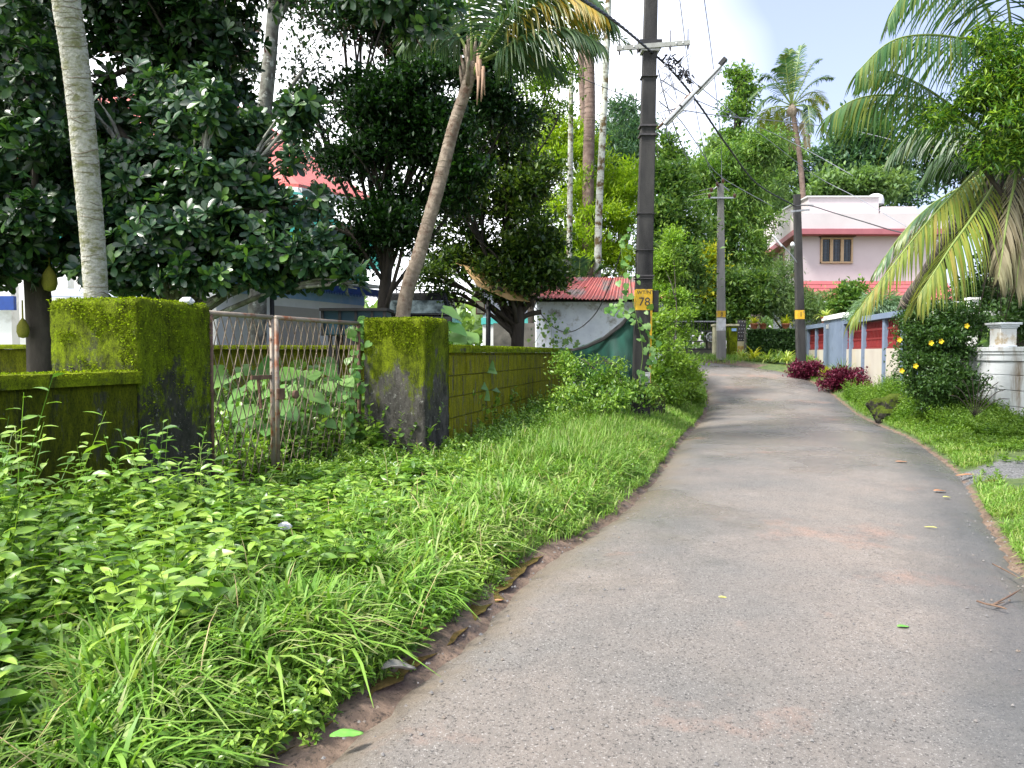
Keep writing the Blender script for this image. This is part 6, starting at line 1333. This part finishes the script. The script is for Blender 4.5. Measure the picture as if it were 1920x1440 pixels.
def plants(x, y, h, K, leaf, T, tilt=.22, el=(.1, .9), stem=.004):
    n_ = len(x); z = HH(x, y); b0 = np.column_stack([x, y, z]); sdn = unit(np.column_stack([NR.normal(0, tilt, n_), NR.normal(0, tilt, n_), np.ones(n_)])); t = (np.arange(K) + .5) / K; t = .18 + .82 * t
    bend = NR.normal(0, .12, (n_, 2)); pos = b0[:, None] + sdn[:, None] * (h[:, None] * t)[..., None]; pos[..., :2] += bend[:, None] * (h[:, None] * t ** 2)[..., None]
    az = np.arange(K) * 2.4 + NR.uniform(0, 6.28, (n_, 1)) + NR.normal(0, .3, (n_, K)); e_ = el[0] + (el[1] - el[0]) * t ** 2 + NR.normal(0, .18, (n_, K))
    D = np.stack([np.cos(az) * np.cos(e_), np.sin(az) * np.cos(e_), np.sin(e_)], -1); s = leaf * (1.12 - .42 * t ** 3) * NR.uniform(.75, 1.25, (n_, 1)) * NR.uniform(.8, 1.15, (n_, K))
    V1, F1 = scat(T, pos.reshape(-1, 3), frames(D.reshape(-1, 3)), s.ravel())
    tp = b0 + sdn * h[:, None]; tp[:, :2] += bend * h[:, None]; W_ = NR.normal(0, 1, (n_, 3)) * [1, 1, 0]; W_ = unit(W_) * stem; W2 = np.cross(W_, [0, 0, 1.])
    V2 = np.stack([b0 - W_, b0 + W_, tp + W_ * .4, tp - W_ * .4, b0 - W2, b0 + W2, tp + W2 * .4, tp - W2 * .4], 1).reshape(-1, 3); q = np.array([(0, 1, 2), (0, 2, 3), (4, 5, 6), (4, 6, 7)]); F2 = (q[None] + (np.arange(n_) * 8)[:, None, None]).reshape(-1, 3)
    return combine([(V1, F1), (V2, F2)])
def grass(x, y, h, w, bend=.5, z=None):
    n_ = len(x); z = HH(x, y) if z is None else z; az = NR.uniform(0, 6.28, n_); dh = np.stack([np.cos(az), np.sin(az)], -1); bd_ = h * bend * NR.uniform(.3, 1.5, n_); S = np.column_stack([-np.sin(az), np.cos(az), np.zeros(n_)]); rows = []
    for s, ww in ((0, .6), (.25, .9), (.5, 1), (.77, .8), (1, .08)):
        zz = z + h * (s * 1.12 - .62 * s ** 3 * np.clip(bd_ / h, .15, 1.35)); c = np.column_stack([x + dh[:, 0] * bd_ * s ** 2, y + dh[:, 1] * bd_ * s ** 2, zz]); rows += [c - S * (w * ww / 2)[:, None], c + S * (w * ww / 2)[:, None]]
    V = np.stack(rows, 1).reshape(-1, 3); q = np.array([(0, 1, 3, 2), (2, 3, 5, 4), (4, 5, 7, 6), (6, 7, 9, 8)]); Fc = (q[None] + (np.arange(n_) * 10)[:, None, None]).reshape(-1, 4); return V, Fc
# leafy weeds, near
n_ = 2600; y = pools(n_, 2.0, 10.5, .8); u = NR.random(n_) ** .9; wx, exx = wallx(y), exf(y); x = wx - .02 + (exx - .75 - wx) * u; d = exx - x
keep = (d > .65 + .35 * np.sin(y * 1.9)) & ~((y > 7.8) & (x < wx + .1)); cz = cl(x, y, 1.25, 50); keep &= NR.random(n_) < .62 + .9 * cz; x, y, d, u, cz = x[keep], y[keep], d[keep], u[keep], cz[keep]
h = np.clip(.27 + .20 * (d - .7), .16, .62) * NR.uniform(.6, 1.2, len(x)) * (1 + 1.1 * cz); h *= np.interp(y, [4.8, 6.2, 8], [1.1, .42, .28]); h *= 1 + .25 * np.clip((-x / y - .38) * 4, 0, 1) * (y < 5.6)
link_ = lambda nm, VF, m_, lab: tag(link(nm, fast_mesh(nm, *VF), m_), lab, 'weeds', kind='stuff')
link_('leafy_weeds', plants(x, y, h, 17, .122, T_FULL, .34, (-.05, .45)), G_WEED, 'bright leafy weeds growing thickly below the left mossy wall')
n_ = 620; y = NR.uniform(2.2, 6.4, n_); x = wallx(y) + NR.uniform(.05, .75, n_); cz = cl(x, y, 1.1, 70); link_('tall_weeds', plants(x, y, NR.uniform(.35, .66, n_) * (1 + 1.2 * cz) * np.interp(y, [4.9, 6.4], [1, .45]), 19, .118, T_FULL, .25, (-.05, .5)), G_WEED, 'taller leafy weeds standing against the nearest mossy wall')
# smaller leaved weeds farther along
n_ = 3800; y = pools(n_, 8.5, 25); u = NR.random(n_); wx, exx = wallx(y), exf(y); x = wx + (exx - .45 - wx) * u; d = exx - x; keep = d > .5; x, y, u = x[keep], y[keep], u[keep]
link_('low_weeds', plants(x, y, (.12 + (1 - u) * np.interp(y, [9, 12, 17], [.10, .22, .5])) * NR.uniform(.5, 1.2, len(x)), 13, .066, T_DIA), G_WEED, 'low mixed weeds along the foot of the ochre wall')
# grass near and far
def cl(x, y, s, o): return np.array([mnoise.noise(Vector((a * s, b_ * s, o))) for a, b_ in zip(x, y)])
n_ = 30000; y = pools(n_, 1.9, 13); exx = exf(y); d = np.abs(NR.normal(0, 1, n_)) * .75 + .05; x = exx - d; c1 = cl(x, y, 1.7, 2); c2 = cl(x, y, 5.5, 9)
keep = (d > .10 + .28 * np.clip(c2 + .45, 0, 1)) & (x > wallx(y)) & (NR.random(n_) < .35 + .9 * np.clip(c1 + .5, 0, 1)); x, y, d, c1 = x[keep], y[keep], d[keep], c1[keep]
h = np.clip(.10 + .26 * d, .08, .28) * NR.uniform(.4, 1.25, len(x)) * (1 + .7 * c1); link_('verge_grass', grass(x, y, h, NR.uniform(.008, .018, len(x)), .8), G_GRASS, 'long arching grass along the left edge of the lane')
n_ = 9000; y = pools(n_, 1.9, 9); exx = exf(y); d = NR.random(n_) * .9 + .25; x = exx - d; c3 = cl(x, y, 3.1, 20); keep = (c3 > .12); x, y, d = x[keep], y[keep], d[keep]
link_('grass_tufts', grass(x, y, NR.uniform(.2, .42, len(x)), NR.uniform(.011, .022, len(x)), 1.1), G_GRASS, 'tall tufts of broad bladed grass at the left roadside')
n_ = 42000; y = pools(n_, 9, 27.5); exx = exf(y); d = np.abs(NR.normal(0, 1, n_)) * .8 + .04; x = exx - d; keep = (x > wallx(y)); x, y, d = x[keep], y[keep], d[keep]
link_('far_verge_grass', grass(x, y, np.clip(.10 + .3 * d, .1, .4) * NR.uniform(.5, 1.2, len(x)), NR.uniform(.007, .014, len(x)), .6), G_GRASS, 'grass bank running along the left side of the lane towards the bend')
n_ = 2600; y = pools(n_, 2.0, 14); x = exf(y) - .12 - np.abs(NR.normal(0, .55, n_)); c5 = cl(x, y, 2.3, 61); keep = (c5 > -.1) & (x > wallx(y)); x, y = x[keep], y[keep]
link_('mixed_sprigs', plants(x, y, NR.uniform(.08, .26, len(x)), 11, .052, T_FULL, .4), G_WEED, 'small leafy herbs mixed through the verge grass')
# sprigs creeping on the soil strip
n_ = 900; y = pools(n_, 2.2, 12); x = exf(y) - NR.uniform(.04, .35, n_); c2 = cl(x, y, 4, 4); keep = c2 > .05; x, y = x[keep], y[keep]; link_('creeping_sprigs', plants(x, y, NR.uniform(.04, .12, len(x)), 9, .028, T_FULL, .8), G_WEED, 'small sprigs creeping over the muddy road edge')
n_ = 16000; y = pools(n_, 6, 27.5); c6 = cl(exf(y), y, 1.9, 81); x = exf(y) - .30 * NR.random(n_) ** .8 + .06 * c6; keep = (NR.random(n_) < .35 + 1.3 * c6 + (y - 6) * .03) & (sdist(x, y) > -.02); x, y = x[keep], y[keep]
link_('edge_grass', grass(x, y, NR.uniform(.06, .17, len(x)), NR.uniform(.007, .012, len(x)), .9), G_GRASS, 'short grass leaning over the left kerb of the lane')
n_ = 26000; y = pools(n_, 4.6, 26); c6 = cl(rxf(y), y, 1.7, 91); x = rxf(y) + .32 * NR.random(n_) ** .8 - .05 * c6; keep = (NR.random(n_) < .75 + 1.3 * c6) & (sdist(x, y) > -.03) & ~((y > 8.6) & (y < 10.3)); x, y = x[keep], y[keep]
link_('right_edge_grass', grass(x, y, NR.uniform(.04, .13, len(x)), NR.uniform(.006, .011, len(x)), .9), G_GRASS, 'short grass leaning over the right kerb of the lane')
n_ = 900; y = pools(n_, 2.0, 16); x = wallx(y) + (exf(y) - .1 - wallx(y)) * NR.random(n_) ** .7; keep = cl(x, y, 1.3, 44) > -.1; x, y = x[keep], y[keep]
link_('dry_stalks', grass(x, y, NR.uniform(.18, .5, len(x)), NR.uniform(.003, .006, len(x)), .8), mat('straw', (.42, .34, .18), (.28, .20, .10), 20, .8), 'dead straw coloured stalks scattered through the left verge')
# inside the plot
n_ = 3600; x = NR.uniform(-6.5, .3, n_); y = NR.uniform(8, 15, n_); keep = x < wallx(y) - .15; x, y = x[keep], y[keep]; link_('plot_weeds', plants(x, y, NR.uniform(.3, .85, len(x)) * np.interp(y, [8, 10], [.6, 1]), 15, .105, T_BROAD), G_WEED, 'leafy undergrowth inside the gate')
# right side bank
n_ = 5200; y = pools(n_, 8.5, 22.5); rr0 = rxf(y); u = NR.random(n_); lim = np.where(y < 16.4, 9.15, 9.0 + (y - 16.6) * .16); x = rr0 + .12 + (lim - rr0 - .12) * u; keep = ~((y < 11.2) & (x < 9.5) & (y > 8)) | (NR.random(n_) < .05); keep &= (x - rr0 > .10); x, y, u = x[keep], y[keep], u[keep]
hh = (.08 + .5 * u * np.clip((y - 11.5) / 4.5, .15, 1)) * NR.uniform(.5, 1.1, len(x)); link_('bank_weeds', plants(x, y, hh, 13, .060, T_DIA, .35), leafmat('bank_weed_leaf', [(.09, .18, .025), (.15, .26, .035), (.21, .33, .05), (.06, .13, .02)], .4, .45, 1.2), 'weeds heaped along the foot of the white wall')
n_ = 1700; x = NR.uniform(7.9, 9.15, n_); y = NR.uniform(12.4, 16, n_); keep = (x - rxf(y)) > .5; x, y = x[keep], y[keep]; link_('bank_shrubbery', plants(x, y, NR.uniform(.3, .6, len(x)) * np.interp(y, [12.4, 15.5], [.45, 1]), 16, .062, T_DIA, .3), MATS['bank_weed_leaf'], 'thick low greenery in front of the white wall')
n_ = 15000; y = pools(n_, 4.6, 27); rr0 = rxf(y); d = np.abs(NR.normal(0, .45, n_)) + .02; x = rr0 + d; c2 = cl(x, y, 1.5, 31); keep = (c2 > -.12) & ~((y > 8.3) & (y < 10.6) & (c2 < .28)) & (x < 9.1); x, y = x[keep], y[keep]
link_('right_verge_grass', grass(x, y, NR.uniform(.04, .16, len(x)), NR.uniform(.005, .010, len(x)), .8), leafmat('dry_mixed_grass', [(.12, .24, .03), (.20, .33, .05), (.30, .34, .10), (.10, .19, .03)], .4, .5, 1.5), 'short patchy grass along the right edge of the lane')
n_ = 9000; x = NR.uniform(2, 13, n_); y = NR.uniform(30, 33.4, n_); sdx = sdist(x, y); keep = sdx > .08; x, y = x[keep], y[keep]; link_('bend_grass', grass(x, y, NR.uniform(.08, .3, len(x)), NR.uniform(.01, .02, len(x)), .6), G_GRASS, 'grass and herbs on the far side of the bend')
# seed stalks
def stalk(px, Y, pytop, lab):
    g = G(px, Y); t = P(px + 6, pytop, Y); e = empty('seed_stalk', g, lab, 'grass stalk'); mb = MB(); q = spline([g, lerp(g, t, .6) + Vector((.02, 0, 0)), t], 10); mb.tube(q, .0025, 5)
    for k in range(12):
        s = q[5 + k * 5 // 12]; a = k * 2.4; mb.tube([s, s + Vector((math.cos(a) * .07, math.sin(a) * .07, .04)), s + Vector((math.cos(a) * .10, math.sin(a) * .10, .03))], .0014, 3)
    mb.build('seed_head', mat('pale_seed_head', (.30, .34, .12), (.22, .28, .08), 9, .7), e)
stalk(368, 5.4, 830, 'airy grass seed head standing before the nearest pillar'); stalk(22, 4.6, 800, 'seed stalk at the left edge in front of the low mossy wall')
# dark arching dry stems at right bank
mb = MB(); g = G(1830, 13.6)
for k in range(9): a = .4 + k * .28; t = g + Vector((math.cos(a) * .6, -.1, .35 + .7 * math.sin(a))); mb.tube(spline([g + up * .3, lerp(g + up * .3, t, .6) + up * .1, t], 8), [.008] * 8 + [.003], 5)
tag(mb.build('dry_stems', BARK), 'bare dark stems arching out of the weeds before the white wall', 'dry stems')

# ------------------------------------------------------------------ litter
def leaf_litter(px, py, L, rot, m_, lab, name='fallen_leaf', curl=.18, w=.5, dz=.006):
    Y = 1.0
    for _ in range(60):
        k = 1.5; 
        z = H(gx(px, Y), Y); z = max(z, float(rise(Y))); q = P(px, py, Y); Y += (q.z - z) * 1.0 * Y / max(.2, (EYE - z)) * .5
        Y = max(1.5, min(40, Y))
    c = Vector((P(px, py, Y).x, Y, max(H(P(px, py, Y).x, Y), float(rise(Y)) + .03) + dz)); vs = []; fs = []; a = math.cos(rot), math.sin(rot); n1 = 9
    for i in range(n1 + 1):
        t = i / n1; ww = w * L * math.sin(math.pi * min(1, t * .92 + .04)) ** .8 * (1 + .1 * math.sin(i * 2.3)) / 2
        for j in (-1, -.5, 0, .5, 1):
            x_ = (t - .5) * L; y_ = ww * j; z_ = curl * L * (.5 * j * j * math.sin(t * 3) + .35 * math.sin(t * 4 + 1)) ; vs.append(c + Vector((x_ * a[0] - y_ * a[1], x_ * a[1] + y_ * a[0], max(z_, -.3 * L) * .6)))
    for i in range(n1):
        for j in range(4): k = i * 5 + j; fs.append((k, k + 5, k + 6, k + 1))
    mb = MB().add(vs, fs, 0, True); o_ = mb.build(name, m_); s = o_.modifiers.new('solid', 'SOLIDIFY'); s.thickness = .002; return tag(o_, lab, 'leaf', 'fallen leaves on the lane')
M_LB = mat('brown_leaf', (.42, .20, .10), (.30, .14, .07), 20, .6); M_LG = mat('grey_dry_leaf', (.15, .14, .13), (.24, .23, .21), 15, .5); M_LY = mat('yellow_fallen_leaf', (.55, .52, .12), (.45, .45, .10), 20, .6); M_LGR = mat('green_fallen_leaf', (.10, .28, .05), (.15, .34, .06), 20, .5)
leaf_litter(748, 1272, .17, .5, M_LG, 'large curled grey dry leaf on the mud at the left road edge', curl=.5, w=.55, dz=.02)
leaf_litter(790, 1197, .10, -.3, M_LB, 'orange brown leaf resting on grass above the grey curled leaf', dz=.05)
leaf_litter(650, 1400, .13, .3, M_LGR, 'fresh green leaf on the road edge near the bottom', dz=.02)
leaf_litter(1690, 870, .17, .1, M_LB, 'tan leaf on the upper right of the lane near the dark tar edge', curl=.1)
leaf_litter(1762, 926, .15, .2, M_LB, 'tan leaf lying near the right edge beside the gravel')
leaf_litter(1775, 938, .08, 0, M_LY, 'tiny pale yellow leaf just below the tan leaf at right')
leaf_litter(1355, 1130, .05, 0, M_LY, 'small yellowish fleck of leaf in the left middle of the lane')
leaf_litter(1693, 1186, .07, .1, M_LGR, 'little green leaf on the right part of the lane')
leaf_litter(1745, 996, .10, 2.4, M_LY, 'thin straw coloured leaf on the right half of the lane', w=.15)
leaf_litter(1810, 896, .22, 2.9, M_LB, 'reddish brown leaf at the corner of the gravel patch', w=.3)
leaf_litter(1870, 905, .30, .1, mat('dark_red_leaf', (.16, .06, .04), (.12, .05, .04), 20, .6), 'long dark red leaf lying across the gravel patch', w=.15)
leaf_litter(1805, 855, .16, .3, M_LB, 'brown leaf in the short grass above the gravel patch')
leaf_litter(935, 1140, .05, .3, M_LB, 'small orange leaf by the puddle at the left edge', dz=.02)
def twig(pts, r, lab):
    mb = MB()
    for q in pts:
        w_ = []
        for px, Y_ in q: x_ = gx(px, Y_); w_.append((x_, Y_, max(H(x_, Y_), float(rise(Y_)) + .035) + r * 1.5))
        mb.tube(spline(w_, 10), [r] * 8 + [r * .7, r * .5, r * .3], 5)
    tag(mb.build('twig', M_TWIG), lab, 'twig', 'fallen twigs')
twig([[(1842, 4.62), (1868, 4.55), (1895, 4.6)], [(1875, 4.56), (1905, 4.72), (1925, 4.85)], [(1868, 4.55), (1890, 4.50), (1900, 4.47)]], .006, 'forked brown twig on the lane at the right edge of the picture')
twig([[(1880, 6.75), (1920, 6.60), (1960, 6.4)]], .010, 'dark stick lying on the soil below the gravel patch')
twig([[(1870, 5.45), (1900, 5.25), (1922, 5.1)]], .005, 'pale thin stick at the right edge above the forked twig')
n_ = 700; i = NR.integers(20, 110, n_); t = np.where(NR.random(n_) < .5, NR.beta(1, 9, n_), 1 - NR.beta(1, 9, n_)); pos = np.array([tuple(lerp(EL[int(a)], ER[int(a)], b_)) for a, b_ in zip(i, t)]); pos[:, 2] = rise(pos[:, 1]) + .035 * (1 - (2 * t - 1) ** 2) + .004
gv = np.array([(-.5, -.4, 0), (.5, -.4, 0), (.4, .5, 0), (-.4, .4, 0), (0, 0, .6)]); gf = np.array([(0, 1, 4), (1, 2, 4), (2, 3, 4), (3, 0, 4)]); V, Fc = scat((gv, gf), pos, frames(NR.normal(0, 1, (n_, 3)) * [1, 1, .05], np.tile([0, 0, 1.], (n_, 1))), NR.uniform(.006, .02, n_))
tag(link('grit', fast_mesh('grit', V, Fc), M_GRAV), 'loose grit scattered near both edges of the lane', 'grit', kind='stuff')
for o_ in [o for o in bpy.data.objects if o.users_collection == ()]: bpy.data.objects.remove(o_)
